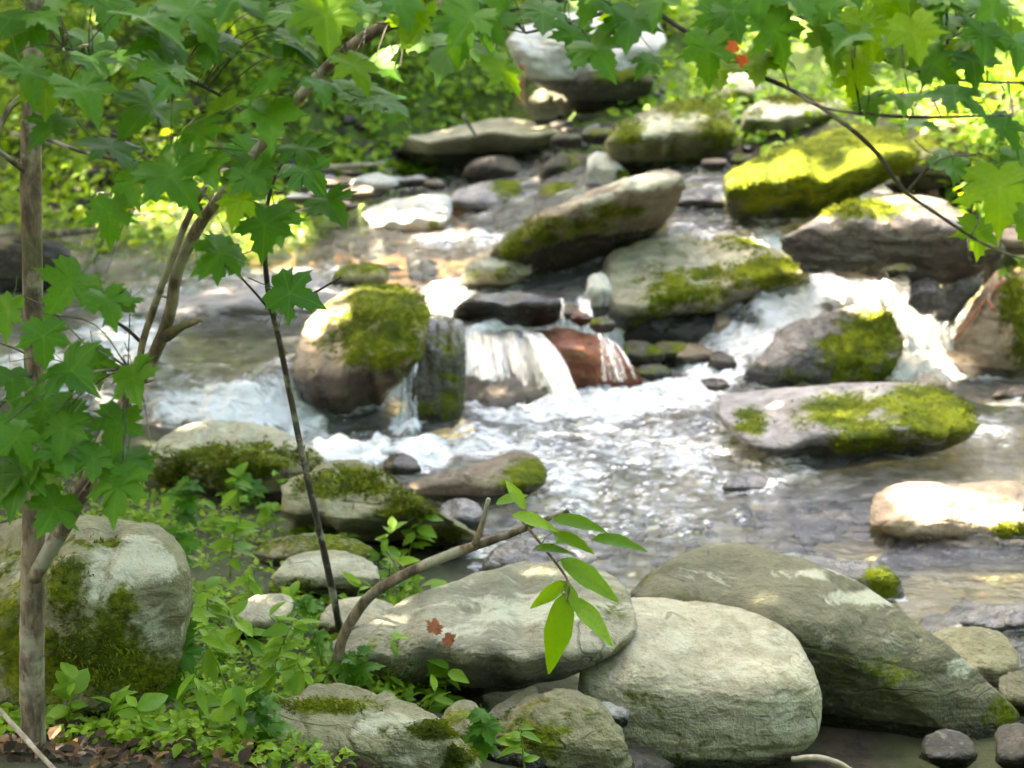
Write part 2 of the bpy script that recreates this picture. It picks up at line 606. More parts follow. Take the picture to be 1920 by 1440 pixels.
def ground_z(x, y, rough=True):
    x = np.atleast_1d(np.asarray(x, float))
    y = np.atleast_1d(np.asarray(y, float))
    q = np.stack([np.clip(x, -6.5, 7), np.clip(y, 0, 25)], 1)
    d = np.linalg.norm(q[:, None] - cp[None, :, :2], axis=2)
    K = np.where(d > 0, d * d * np.log(d + 1e-12), 0)
    z = K @ _tw[:-3] + _tw[-3] + q @ _tw[-2:]
    z = z + 0.33 * np.maximum(0, y - 25) + 0.16 * np.maximum(0, np.abs(x) - 6.5)
    if rough:
        p = np.stack([x, y, 0 * x], 1)
        z = z + 0.035 * fbm(p * 2.2, 4, 3)
    return z


def water_z(x, y):
    xs = [-6, -3, -2.2, -1.5, -1.25, -0.7, -0.1, 0.3, 0.9, 1.3, 1.7, 2.2, 2.6, 3.2, 6]
    y1 = np.interp(x, xs, [10.9, 10.9, 10.85, 10.78, 11.2, 11.5, 11.95, 12.4, 13.1, 12.95, 12.62, 12.72, 12.7, 12.65, 12.6])
    w1 = np.interp(x, xs, [.4, .32, .28, .25, .2, .14, .14, .14, .2, .7, .75, .7, .5, .4, .4])
    h1 = np.interp(x, xs, [.36, .36, .36, .36, .36, .37, .40, .42, .5, .6, .64, .64, .62, .6, .6])
    y2 = np.interp(x, [-6, 0.2, 1.0, 1.6, 2.2, 6], [14.4, 14.3, 13.5, 13.6, 13.8, 13.8])
    h2 = np.interp(x, [-6, -0.4, 0.6, 1.2, 6], [.05, .08, .30, .30, .30])
    return h1 * sstep(-1, 1, (y - y1) / w1) + h2 * sstep(-1, 1, (y - y2) / .5) + .018 * np.maximum(0, y - 13) + 0.006 * np.maximum(0, y - 8)


def grid(xs, ys):
    X, Y = np.meshgrid(xs, ys)
    nx, ny = len(xs), len(ys)
    i = np.arange(nx * ny).reshape(ny, nx)
    F = np.stack([i[:-1, :-1], i[:-1, 1:], i[1:, 1:], i[1:, :-1]], -1).reshape(-1, 4)
    return X.ravel(), Y.ravel(), F


def ellipse_field(px, py, items, default=1.0, soft=0.45):
    """soft union of ellipses (cx, cy, rx, ry[, strength]) given in photograph pixels"""
    r = np.zeros_like(px)
    for it in items:
        s = it[4] if len(it) > 4 else default
        d = np.sqrt(((px - it[0]) / it[2]) ** 2 + ((py - it[1]) / it[3]) ** 2)
        r = np.maximum(r, s * sstep(1.0 + soft, 1.0 - soft, d))
    return r


gx = np.concatenate([np.linspace(-60, -7, 22)[:-1], np.linspace(-7, 7, 240), np.linspace(7, 60, 22)[1:]])
gy = np.concatenate([np.linspace(-40, 3, 20)[:-1], np.linspace(3, 25, 330), np.linspace(25, 110, 30)[1:]])
X, Y, F = grid(gx, gy)
Z = ground_z(X, Y)
WZ = water_z(X, Y)
CHANNEL = [(1000, 850, 420, 130), (1500, 950, 480, 170), (1450, 620, 170, 110), (1600, 560, 160, 70), (1740, 620, 100, 80), (1850, 700, 140, 60), (1460, 440, 60, 60), (420, 690, 330, 110), (350, 600, 360, 80), (650, 500, 300, 70), (700, 430, 240, 45), (960, 700, 120, 110), (1100, 690, 110, 70),
           (300, 450, 330, 60), (60, 620, 120, 80), (1320, 410, 90, 30), (930, 440, 90, 30), (1750, 1120, 200, 100), (1660, 690, 170, 70), (1780, 690, 140, 60)]
_cx, _cy = project(np.stack([X, Y, WZ], 1))
_chan = ellipse_field(_cx, _cy, CHANNEL, 1.0, 0.2) * (Y > 6.5) * (Y < 19)
Z = Z + _chan * (np.minimum(Z, WZ - .10) - Z)
instream = sstep(0.0, -0.06, Z - WZ) * sstep(7.0, 7.6, Y) * sstep(19.5, 18, Y) * (np.abs(X) < 7)
wet_edge = instream
och_px, och_py = project(np.stack([X, Y, Z], 1))
ochre = ellipse_field(och_px, och_py, [(620, 440, 260, 75), (800, 525, 110, 35), (360, 390, 120, 25, .8), (1830, 960, 150, 60, .6)]) * (Y > 5)
Z = Z - 0.05 * instream + 0.05 * instream * fbm(np.stack([X, Y, 0 * X], 1) * 5.0, 3, 8)
g = link_mesh('ground', np.stack([X, Y, Z], 1), F, M_ground, attrs={'bed': wet_edge, 'ochre': ochre, 'green': sstep(15.8, 17.5, Y) * .9})
tag(g, kind='structure')

# ------------------------------------------------------------------ rocks
_ico = {}


def ico(sub):
    if sub not in _ico:
        bm = bmesh.new()
        bmesh.ops.create_icosphere(bm, subdivisions=sub, radius=1.0)
        V = np.array([v.co[:] for v in bm.verts])
        Fc = np.array([[v.index for v in f.verts] for f in bm.faces])
        bm.free()
        _ico[sub] = (V, Fc)
    return _ico[sub]


ROCKN = 0
ROCKV = []


def rock(name, label, tone, pts, base, zb, thick=0.8, ridge=0.5, kt=1.2, kb=0.45, moss=(), lich=(), sub=5, p=3.6, amp=1.0, mtop=0.0, wet=0.0, wet_shade_line=0.10, tilt=0.0, cat='rock', group=None, ltop=0.0, fac=7):
    """A boulder with the given outline, standing where pixel row `base` meets height zb.
    ridge: fraction of its height (from the bottom) where the front face turns into the top; kt, kb: how far the top and the foot draw back."""
    global ROCKN
    ROCKN += 1
    seed = ROCKN * 13
    q = np.array(pts, float).reshape(-1, 2)
    q = catmull(np.vstack([q, q[:1]]), len(q) * 8)[:-1]
    cxp = 0.5 * (q[:, 0].min() + q[:, 0].max())
    foot = PZ(cxp, base, zb)
    w0 = (foot - CAM) @ FWD
    S = w0 / FPX
    U = (q[:, 0] - 960) * S
    Vv = (720 - q[:, 1]) * S
    c = np.array([0.5 * (U.min() + U.max()), 0.5 * (Vv.min() + Vv.max())])
    D = (np.stack([U, Vv], 1) - c) * 1.06
    cov = D.T @ D
    ev, ec = np.linalg.eigh(cov)
    ax1, ax2 = ec[:, 1], ec[:, 0]
    e1, e2 = D @ ax1, D @ ax2
    A, B = np.abs(e1).max(), np.abs(e2).max()
    ang = np.arctan2(e2 / B, e1 / A)
    rad = np.hypot(e1 / A, e2 / B)
    o = np.argsort(ang)
    ang, rad = ang[o], rad[o]
    ang = np.concatenate([ang - 2 * np.pi, ang, ang + 2 * np.pi])
    rad = np.tile(rad, 3)
    V, Fc = ico(sub)
    rho = np.hypot(V[:, 0], V[:, 1])
    th = np.arctan2(V[:, 1], V[:, 0])
    R = np.interp(th, ang, rad)
    a = V[:, 0] * R * A
    b = V[:, 1] * R * B
    uv = a[:, None] * ax1 + b[:, None] * ax2
    s = np.clip(rho, 0, 1)
    Dp = thick * 0.5 * math.sqrt(A * B) * 1.25
    wv = -np.sign(V[:, 2]) * Dp * (1 - s ** p) ** (1 / p)
    # broken faces: flat cuts through the rounded front and back
    fr_ = np.random.default_rng(seed)
    L = np.stack([a / A, b / B, wv / Dp], 1)
    for q_ in range(int(fac)):
        nn = fr_.normal(size=3) * np.array([0.65, 0.65, 0.25]) + np.array([0, 0, -0.7 if q_ % 4 else 0.7])
        nn /= np.linalg.norm(nn)
        dd = L @ nn
        lim = dd.max() * fr_.uniform(0.66, 0.88)
        L = L - nn[None] * (np.maximum(0, dd - lim) * 0.92)[:, None]
    uv = (L[:, :1] * A) * ax1 + (L[:, 1:2] * B) * ax2
    wv = L[:, 2] * Dp
    hv = (uv[:, 1] - D[:, 1].min()) / (D[:, 1].max() - D[:, 1].min())
    H = D[:, 1].max() - D[:, 1].min()
    hu = uv[:, 0] / (np.abs(D[:, 0]).max() + 1e-6)
    rr = ridge + tilt * hu + 0.09 * fbm(np.stack([uv[:, 0] * 3.2 / (np.abs(D[:, 0]).max() + 1e-6) + seed, 0 * hv, 0 * hv], 1), 2, seed)
    up = np.logaddexp(0, (hv - rr) * 30) / 30 * H * 1.45
    dn = np.logaddexp(0, (rr - hv) * 30) / 30 * H * (1.25 + 1.3 * sstep(.3, .6, np.float64(kb)))
    wv = wv + kt * up + kb * dn
    size = math.sqrt(A * B)
    Wd = foot + RIGHT * 0
    cw = CAM + RIGHT * c[0] + UP * c[1] + FWD * w0
    Pw = cw + uv[:, :1] * RIGHT + uv[:, 1:] * UP + wv[:, None] * FWD
    # surface relief, as broken and water worn stone
    nrm = Pw - Pw.mean(0)
    nrm /= np.linalg.norm(nrm, axis=1)[:, None] + 1e-9
    f = 1.0 / size
    off = np.array([seed * 1.7, seed * 0.9, seed * 2.3])
    n = 0.085 * fbm(Pw * f * 1.3 + off, 3, seed) - 0.06 * np.abs(fbm(Pw * f * 2.4 + off, 3, seed + 3)) + 0.04 * fbm(Pw * f * 7 + off, 4, seed + 5) - 0.03 * np.abs(fbm(Pw * f * 4.5 + off, 3, seed + 8))
    lay = np.stack([Pw[:, 0] * 1.2, Pw[:, 1] * 1.2, Pw[:, 2] * 7 + Pw[:, 0] * 1.2], 1) * f + off
    n = n + 0.022 * fbm(lay * 1.5, 2, seed + 7)
    crk = np.abs(fbm(lay * 0.55 + 3.3, 2, seed + 11))
    n = n - 0.045 * sstep(0.05, 0.0, crk)
    Pw = Pw + nrm * (n * size * amp)[:, None]
    # bring the foot of the front face to its place on the ground
    low = hv < 0.3
    front = (Pw[low] - CAM) @ FWD
    Pw = Pw + FWD * (w0 - np.percentile(front, 4))
    px, py = project(Pw)
    ms = ellipse_field(px, py, [(m[0], m[1], m[2] * 1.25, m[3] * 1.25, (m[4] if len(m) > 4 else 1.0) * 1.05) for m in moss], 1.0, 0.8)
    if mtop:
        ms = np.maximum(ms, mtop * sstep(ridge - 0.25, ridge + 0.25, hv))
    li = ellipse_field(px, py, [(m[0], m[1], m[2] * 1.2, m[3] * 1.25, (m[4] if len(m) > 4 else 0.9) * 1.25) for m in lich], 1.0, 0.8)
    if ltop:
        li = np.maximum(li, ltop * sstep(ridge - 0.1, ridge + 0.2, hv))
    we = np.maximum(wet, sstep(wet_shade_line, wet_shade_line * 0.3, Pw[:, 2] - zb))  # wet band, set high on many boulders to paint their shaded undersides dark
    # moss lies proud of the stone
    Pw = Pw + nrm * (np.clip(ms, 0, 1) * (0.008 + 0.010 * fbm(Pw * 16, 2, seed + 9)))[:, None]
    dz = Pw[:, 2] - water_z(Pw[:, 0], Pw[:, 1])
    ROCKV.append(Pw[np.abs(dz) < .04][:, :2])
    org = np.array([foot[0], Pw[:, 1].mean(), zb])
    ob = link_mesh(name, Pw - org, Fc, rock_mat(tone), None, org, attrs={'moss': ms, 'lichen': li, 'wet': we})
    tag(ob, label, cat, group)
    if sub == 6 and (ms > .6).sum() > 150:
        mr = np.random.default_rng(seed)
        pk = ms + .45 * fbm(Pw * 6.0, 3, seed + 2) + mr.normal(size=len(ms)) * .12
        cand = np.where((pk > .62) & (Pw[:, 1] < Pw[:, 1].max() - .02))[0]
        if len(cand) > 60:
            idx = cand[mr.integers(len(cand), size=min(2600 if w0 > 10 else 6000, (3 if w0 > 10 else 6) * len(cand)))]
            n_ = len(idx)
            spc = size / 45
            bp = Pw[idx] + mr.normal(size=(n_, 3)) * spc
            dr = nrm[idx] + mr.normal(size=(n_, 3)) * .55
            dr /= np.linalg.norm(dr, axis=1)[:, None]
            sd = np.cross(dr, mr.normal(size=(n_, 3)))
            sd /= np.linalg.norm(sd, axis=1)[:, None] + 1e-9
            hh = mr.uniform(.012, .030, n_)[:, None] * (0.36 if w0 < 7.5 else 0.6 if w0 < 10.5 else 0.72)
            TV = np.stack([bp - sd * hh * .45 - dr * .008, bp + sd * hh * .45 - dr * .008, bp + dr * hh], 1).reshape(-1, 3) - org
            mo = link_mesh('moss', TV, np.arange(3 * n_).reshape(-1, 3), M_moss, ob, smooth=False, attrs={'tint': np.repeat(np.clip(.5 + .9 * fbm(Pw[idx] * 5.0, 3, 4) + mr.normal(size=n_) * .15, 0, 1), 3)})
            mo['kind'] = 'stuff'
    return ob


# -- rocks in the falls
rock('boulder', 'upright boulder with yellow moss on top and sunlit pinkish left face beside the spout', 'tan',
     [555, 645, 572, 602, 620, 555, 662, 522, 715, 511, 765, 520, 794, 560, 796, 612, 784, 662, 752, 702, 715, 732, 690, 770, 650, 800, 605, 808, 578, 780, 560, 725, 551, 685],
     808, 0, 0.95, 0.44, 0.7, 0.9, [(735, 585, 66, 66, 1.15), (700, 640, 75, 40, 1.0), (760, 640, 45, 45, .9), (640, 590, 30, 26, .6)], [(690, 530, 40, 18)], 6, wet_shade_line=.62, tilt=.12, amp=.8, cat='boulder')
rock('boulder', 'wet grey upright rock right of the narrow water spout', 'grey',
     [788, 645, 798, 606, 830, 596, 860, 606, 872, 650, 868, 720, 862, 785, 820, 802, 776, 800, 772, 740, 784, 690], 800, 0, 0.8, 0.7, 0.6, 0.3, [(850, 700, 30, 90, .6), (830, 760, 40, 40, .6)], wet=.75, cat='boulder')
rock('rock_slab', 'flat dark wet slab lying above the reddish rock at the middle fall', 'dark',
     [850, 595, 872, 566, 920, 549, 980, 544, 1036, 551, 1048, 580, 1036, 604, 980, 612, 900, 616, 860, 609], 616, .36, 0.9, 0.6, 1.2, 0.6, wet=.9, p=3)
rock('rock', 'rounded reddish brown wet rock beside the middle fall', 'red',
     [980, 618, 1040, 604, 1100, 616, 1150, 640, 1182, 675, 1200, 712, 1150, 728, 1080, 730, 1035, 715, 1020, 675, 995, 645], 728, 0, 0.9, 0.6, 0.8, 0.2, wet=.42, wet_shade_line=.05).location.y -= .12
rock('rock_shelf', 'grey brown rock shelf behind the veil of the middle fall', 'brown',
     [860, 640, 900, 628, 960, 625, 1020, 645, 1052, 700, 1066, 756, 960, 782, 868, 790, 855, 720], 785, -.02, 0.6, 0.45, 1.2, -0.9, wet=.5, fac=2).location.y += 0.12
rock('boulder', 'long slanting boulder with pale ridge, its raised end towards the right, above the middle fall', 'brown',
     [916, 492, 935, 462, 985, 422, 1050, 382, 1130, 346, 1200, 325, 1250, 320, 1272, 345, 1264, 382, 1232, 432, 1190, 474, 1130, 505, 1060, 524, 990, 534, 950, 528, 925, 512],
     534, .45, 0.9, 0.60, 2.2, 0.8, [(960, 460, 45, 22, .8), (1060, 420, 80, 16, .75), (1150, 395, 50, 12, .9), (1010, 440, 60, 14, .8)], [(1200, 340, 70, 14), (1110, 395, 24, 10), (1080, 375, 70, 12, .5)], 6, cat='boulder', amp=.7, wet_shade_line=.55, tilt=.30, fac=4)
rock('boulder', 'pale round ended boulder with green moss patches left of the white cascade', 'pale',
     [1146, 528, 1154, 482, 1182, 455, 1235, 433, 1300, 423, 1370, 428, 1430, 450, 1485, 480, 1514, 512, 1482, 536, 1420, 556, 1360, 578, 1290, 608, 1220, 640, 1175, 645, 1152, 612, 1146, 570],
     645, .12, 0.9, 0.42, 1.0, 0.7, [(1265, 545, 52, 34, 1.0), (1320, 550, 50, 26, .9), (1440, 512, 72, 26, 1.1), (1330, 515, 46, 13, .9), (1370, 455, 90, 14, .7), (1230, 590, 40, 25, .7)], [(1190, 490, 40, 30, .5), (1360, 490, 50, 16, .6)], 6, cat='boulder', amp=.7, wet_shade_line=.30, tilt=.16, fac=4)
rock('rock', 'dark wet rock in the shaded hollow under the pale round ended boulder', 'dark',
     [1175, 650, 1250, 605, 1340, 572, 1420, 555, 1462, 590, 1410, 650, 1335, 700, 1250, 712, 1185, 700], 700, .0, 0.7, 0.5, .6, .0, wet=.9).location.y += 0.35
rock('stone', 'small pointed brown stone in the dark hollow beside the cascade', 'tan', [1336, 640, 1345, 590, 1358, 572, 1372, 600, 1378, 640, 1355, 650], 650, .1, .8, sub=4, cat='stone')
rock('stone', 'small pale egg shaped stone standing left of the round ended boulder', 'white', [1100, 560, 1104, 525, 1120, 511, 1140, 520, 1147, 550, 1140, 585, 1120, 596, 1106, 586], 594, .36, .9, .6, sub=4, lich=[(1120, 540, 20, 25, .7)], cat='stone')
rock('rock', 'grey rock at the low end of the long slanting boulder', 'grey',
     [868, 525, 875, 500, 900, 482, 950, 478, 988, 490, 992, 515, 960, 545, 920, 552, 880, 548], 550, .40, .9, .55, 1.1, .5, [(930, 512, 40, 10, .5)], [(930, 490, 45, 12, .7)])
rock('boulder', 'wet slab shaped boulder with mossy right end in the white cascade', 'lilac',
     [1402, 724, 1414, 690, 1458, 650, 1488, 610, 1560, 590, 1640, 569, 1678, 573, 1694, 612, 1692, 662, 1666, 702, 1600, 734, 1500, 744, 1430, 742],
     742, 0, 0.85, 0.45, 1.0, 0.35, [(1630, 625, 55, 40, 1.0), (1590, 660, 50, 40, .9), (1640, 690, 50, 30, .8), (1480, 700, 40, 14, .6)], [(1500, 660, 60, 14, .4)], 6, wet=.6, cat='boulder', amp=.8, wet_shade_line=.2)
rock('boulder', 'low broad boulder with bright green moss patches standing in the pool', 'lilac',
     [1376, 778, 1395, 751, 1450, 738, 1550, 729, 1700, 721, 1780, 729, 1822, 755, 1830, 786, 1802, 824, 1762, 850, 1700, 866, 1600, 884, 1520, 882, 1478, 862, 1430, 842, 1394, 816],
     884, 0, 0.9, 0.40, 1.8, 1.1, [(1570, 775, 62, 30, 1.1), (1745, 775, 85, 42, 1.2), (1640, 815, 58, 24, 1.15), (1412, 792, 26, 20, 1.1), (1580, 832, 20, 14, 1.1), (1740, 735, 60, 14, .9)], [(1600, 745, 60, 14, .7), (1690, 760, 40, 18, .5)], 6, wet=.12, cat='boulder', amp=.6, wet_shade_line=.22, tilt=.10, fac=4)
rock('boulder', 'pale boulder glaring in the sun at the right edge of the pool', 'tan',
     [1645, 948, 1680, 897, 1760, 880, 1840, 884, 1920, 878, 1970, 888, 1995, 950, 1970, 1010, 1860, 1014, 1800, 1002, 1770, 982, 1690, 975], 1012, 0, .9, .5, 1.5, .2, [(1910, 970, 40, 25, .9), (1840, 990, 30, 12, .7)], [], 6, wet_shade_line=.2, cat='boulder').location.z -= .10
rock('boulder', 'sunlit boulder leaning at the right edge beside the cascade', 'tan',
     [1792, 655, 1828, 600, 1868, 542, 1902, 497, 1945, 475, 1995, 500, 2020, 600, 1995, 712, 1900, 712, 1835, 700], 714, .02, .9, .55, .7, .3, [(1905, 560, 22, 60, 1.0), (1920, 640, 30, 50, .7)], [], 6, cat='boulder', amp=.7)
rock('rock', 'wet grey rock between the cascade and the sunlit boulder', 'lilac', [1764, 622, 1778, 570, 1818, 522, 1866, 502, 1874, 530, 1838, 582, 1806, 626, 1780, 644], 642, .28, .6, .6, .8, .4, wet=.6).location.y += .3
rock('stone', 'small wet pinkish knob at the crest of the white cascade', 'lilac', [1704, 568, 1714, 528, 1740, 516, 1764, 535, 1770, 570, 1740, 590], 590, .46, .9, .6, sub=4, wet=.6, cat='stone')
rock('rock_slab', 'brown layered slab with mossy top above the white cascade', 'brown',
     [1478, 445, 1540, 412, 1580, 386, 1650, 364, 1740, 353, 1800, 360, 1822, 400, 1824, 450, 1856, 492, 1800, 524, 1700, 520, 1600, 512, 1530, 496, 1488, 470],
     520, .70, .8, .6, 1.4, .25, [(1610, 390, 70, 16, .9), (1680, 375, 50, 12, .5)], [(1740, 370, 60, 14, .6), (1620, 400, 20, 10, .7)], 6, wet=.55, wet_shade_line=.4)
rock('boulder', 'big whale backed boulder wholly covered in yellow green moss', 'olive',
     [1374, 347, 1390, 311, 1440, 281, 1500, 256, 1580, 226, 1650, 216, 1700, 233, 1722, 270, 1714, 302, 1662, 334, 1600, 364, 1540, 390, 1470, 404, 1410, 400, 1380, 378],
     404, .92, .9, .40, 1.2, 1.0, [(1550, 290, 190, 70, 1.2), (1430, 335, 70, 50, 1.15), (1540, 345, 150, 45, 1.05), (1660, 290, 70, 50, 1.1)], [(1480, 350, 14, 6, .9), (1580, 272, 20, 7, .9), (1455, 316, 8, 5, .9)], 6, cat='boulder', amp=.6, wet_shade_line=.26, tilt=.2, fac=2)
rock('boulder', 'pale lichen crusted boulder resting behind the big mossy one', 'pale',
     [1396, 236, 1410, 200, 1440, 178, 1500, 166, 1580, 168, 1608, 180, 1598, 206, 1540, 234, 1480, 260, 1430, 272, 1404, 258], 272, 1.12, .9, .45, 1.4, .9, [(1500, 185, 70, 10, .7), (1420, 215, 20, 25, .5)], [(1450, 225, 50, 25, .9), (1560, 180, 50, 12, .7)], 6, cat='boulder', amp=.7)
rock('rock', 'small sunlit pale rock under the red leaf', 'pale', [1342, 195, 1350, 150, 1375, 128, 1410, 125, 1432, 150, 1425, 190, 1400, 212, 1360, 212], 212, 1.22, .9, .5, 1, .3, [(1390, 185, 30, 14, .8)], [(1380, 145, 35, 14, .8)])
rock('boulder', 'rounded boulder with white lichen band and mossy crown right of the flat slab', 'olive',
     [1138, 272, 1165, 234, 1210, 204, 1270, 184, 1330, 180, 1364, 203, 1370, 242, 1352, 294, 1312, 330, 1250, 342, 1190, 336, 1158, 304], 340, .88, .95, .50, 1.2, .9, [(1300, 200, 60, 16, 1.1), (1175, 245, 30, 22, .9), (1345, 240, 30, 30, .9), (1280, 285, 60, 30, .5)], [(1225, 240, 45, 17, 1.0), (1290, 222, 40, 10, .8)], 6, cat='boulder', amp=.7, wet_shade_line=.25)
rock('rock_slab', 'large flat pale slab with a dark overhanging edge on the far bank', 'pale',
     [750, 276, 790, 250, 870, 216, 950, 200, 1010, 191, 1036, 199, 1046, 220, 1082, 237, 1090, 256, 1062, 272, 980, 284, 900, 294, 830, 308, 780, 302],
     330, .62, .8, .40, 2.6, 1.8, [(1000, 198, 40, 7, .7), (1030, 232, 14, 12, .6)], [(900, 235, 60, 12, .4)], 6, p=3, amp=.6, wet_shade_line=.3)
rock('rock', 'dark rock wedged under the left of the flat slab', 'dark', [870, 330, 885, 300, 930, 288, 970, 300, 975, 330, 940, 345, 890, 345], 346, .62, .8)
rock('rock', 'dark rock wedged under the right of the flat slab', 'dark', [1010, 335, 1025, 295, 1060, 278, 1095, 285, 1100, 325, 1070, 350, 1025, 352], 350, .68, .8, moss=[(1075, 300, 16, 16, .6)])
rock('rock', 'upright pale stone with mossy right edge at the foot of the lichen banded boulder', 'white', [1100, 325, 1108, 292, 1135, 284, 1162, 305, 1182, 340, 1160, 362, 1120, 364, 1102, 350], 362, .80, .8, .6, .6, .3, [(1168, 335, 14, 22, 1.0)], [(1130, 315, 25, 25, .7)])
rock('stone', 'grey stone between the flat slab and the lichen banded boulder', 'lilac', [1088, 275, 1096, 240, 1125, 224, 1165, 226, 1160, 255, 1135, 285, 1105, 290], 290, .85, .8, sub=4, cat='stone')
rock('rock', 'pale grey flat topped stone standing at the head of the sunlit shallows', 'white',
     [676, 395, 720, 364, 790, 350, 830, 352, 840, 380, 838, 415, 800, 440, 760, 448, 710, 432], 446, .48, .9, .35, 1.8, .3, [(822, 420, 20, 20, .6)], [(760, 385, 70, 25, .5)])
rock('rock', 'grey stone with mossy right end behind the flat topped stone', 'lilac', [838, 378, 862, 346, 920, 326, 965, 325, 974, 350, 965, 382, 920, 402, 860, 408], 406, .55, .9, .4, 1.5, .4, [(950, 345, 26, 22, 1.0)])
rock('stone', 'small mossy stone left of the whale backed boulder', 'olive', [1306, 340, 1318, 314, 1345, 308, 1372, 320, 1378, 345, 1340, 352], 350, .88, .9, sub=4, mtop=.9, cat='stone')
rock('rock', 'dark flat rock at the head of the upper pool', 'dark', [1240, 390, 1260, 362, 1320, 352, 1372, 362, 1390, 388, 1330, 404, 1260, 404], 402, .84, .8, wet=.5)
rock('rock', 'dark mossy stone right of the grey stone on the far shore', 'dark', [1000, 380, 1020, 348, 1065, 338, 1100, 356, 1098, 392, 1050, 404, 1010, 400], 402, .60, .8, moss=[(1055, 355, 36, 14, .9)])
rock('stone', 'small dark stone between grey stone and slanting boulder', 'dark', [965, 395, 975, 365, 1000, 358, 1012, 380, 1005, 405, 980, 408], 406, .56, .8, sub=4, cat='stone')
rock('stone', 'small pinkish stone on the shaded step below the slab', 'brown', [985, 392, 1000, 372, 1030, 370, 1045, 385, 1030, 402, 1000, 404], 404, .57, .8, sub=4, cat='stone')
# -- far bank
rock('boulder', 'large pale boulder at the top of the far bank behind the maple leaves', 'white', [955, 70, 985, 30, 1050, 6, 1130, -6, 1210, 6, 1245, 60, 1205, 122, 1130, 158, 1060, 162, 990, 138], 165, 1.42, .8, .4, .9, .3, [], [(1090, 60, 90, 50, .6)], 6, cat='boulder')
rock('boulder', 'dark boulder with mossy top below the large pale one on the far bank', 'dark', [1062, 170, 1090, 138, 1150, 122, 1200, 130, 1218, 165, 1200, 198, 1130, 204, 1080, 200], 202, 1.24, .8, .6, 1.0, .5, [(1170, 140, 40, 12, 1.0)], cat='boulder')
rock('rock', 'dark grey rock behind the right end of the flat slab', 'grey', [985, 200, 1010, 168, 1055, 155, 1092, 180, 1102, 220, 1070, 238, 1010, 238], 238, 1.02, .8, .6, .8, .3)
rock('rock', 'low mossy rock between the dark boulder and the lichen banded boulder', 'dark', [1085, 222, 1110, 202, 1170, 194, 1225, 200, 1235, 220, 1180, 236, 1110, 238], 238, 1.06, .8, mtop=.7)
rock('boulder', 'yellow mossy boulder at the right edge of the far bank', 'olive', [1740, 250, 1770, 205, 1830, 165, 1910, 160, 1990, 180, 2010, 250, 1960, 290, 1850, 300, 1770, 290], 296, 1.16, .9, .5, .9, .3, mtop=1.1, sub=6, cat='boulder')
rock('rock', 'mossy hump of rock left of the yellow mossy boulder', 'olive', [1690, 320, 1720, 260, 1770, 240, 1830, 262, 1850, 310, 1800, 345, 1720, 345], 345, 1.05, .9, .5, .8, .3, mtop=.8)
rock('boulder', 'dark boulder at the left edge of the upper pool', 'dark', [-60, 500, -30, 450, 30, 430, 95, 450, 135, 495, 120, 530, 40, 545, -40, 540], 540, .42, .8, .6, .8, .3, [(60, 445, 50, 14, .5)], cat='boulder', wet=.3)
rock('rock_slab', 'long low wet slab awash in the upper left pool', 'lilac', [165, 568, 200, 532, 280, 507, 420, 492, 540, 486, 640, 490, 684, 512, 645, 556, 560, 596, 480, 612, 350, 608, 230, 594], 612, .31, .6, .32, 3.2, .2, [(230, 545, 40, 14, .4)], [(400, 530, 150, 20, .4)], 6, wet=.25, amp=1.2)
rock('stone', 'mossy stone behind the upright boulder with the sunlit face', 'olive', [622, 530, 640, 500, 680, 490, 715, 500, 722, 530, 680, 548, 640, 548], 546, .37, .9, mtop=.8, cat='stone')
# -- near side of the pool, left
rock('boulder', 'pale topped boulder with mossy front below the left chute', 'pale',
     [268, 862, 305, 816, 370, 797, 450, 800, 530, 826, 605, 866, 622, 910, 560, 945, 450, 950, 330, 930], 948, .06, .8, .58, 1.6, .5, [(440, 870, 120, 30, .9), (330, 890, 60, 25, .7)], [(400, 812, 90, 12, .5), (340, 850, 50, 25, .5)], 6, cat='boulder')
rock('boulder', 'sloping mossy boulder with dark hollow beneath on the near shore', 'olive',
     [548, 910, 590, 877, 650, 870, 720, 890, 790, 930, 852, 976, 884, 1014, 842, 1042, 740, 1052, 640, 1046, 560, 1000], 1050, .05, .8, .55, 1.2, 1.2, [(650, 905, 80, 26, .95), (760, 950, 60, 24, .8), (840, 1005, 40, 20, .6)], [(600, 905, 40, 16, .5)], 6, cat='boulder')
rock('rock', 'flat rock with mossy knob standing in the near pool', 'brown', [760, 908, 830, 891, 900, 871, 960, 855, 1002, 864, 1018, 890, 1006, 934, 960, 952, 880, 954, 815, 938], 952, 0, .8, .45, 1.4, .3, [(985, 885, 30, 24, 1.0), (950, 905, 50, 14, .6)], [(880, 885, 50, 8, .4)], wet=.25)
rock('stone', 'small brown stone in the foam left of the flat mossy knobbed rock', 'brown', [716, 872, 728, 856, 755, 852, 782, 868, 788, 892, 750, 898, 722, 890], 896, .0, .9, sub=4, wet=.7, cat='stone')
rock('stone', 'dark stone at the water edge under the flat mossy knobbed rock', 'lilac', [818, 975, 832, 948, 870, 940, 900, 955, 905, 990, 870, 1005, 830, 1000], 1003, 0, .9, sub=4, wet=.6, cat='stone')
rock('rock', 'lilac grey wet rock among ripples above the foremost flat boulder', 'lilac', [905, 1075, 925, 1038, 975, 1018, 1040, 1024, 1080, 1050, 1100, 1090, 1050, 1112, 960, 1112], 1110, -.02, .8, .5, 1, .3, wet=.55)
rock('stone', 'flat grey stone breaking the ripples in mid pool', 'lilac', [1352, 918, 1375, 898, 1420, 890, 1446, 902, 1440, 920, 1390, 930], 928, -.01, .8, .4, 1.6, sub=4, wet=.7, cat='stone')
rock('stone', 'small wet stone at the foot of the right cascade', 'brown', [1305, 725, 1318, 712, 1345, 708, 1368, 718, 1366, 732, 1330, 738], 737, 0, .8, sub=4, wet=.8, cat='stone')
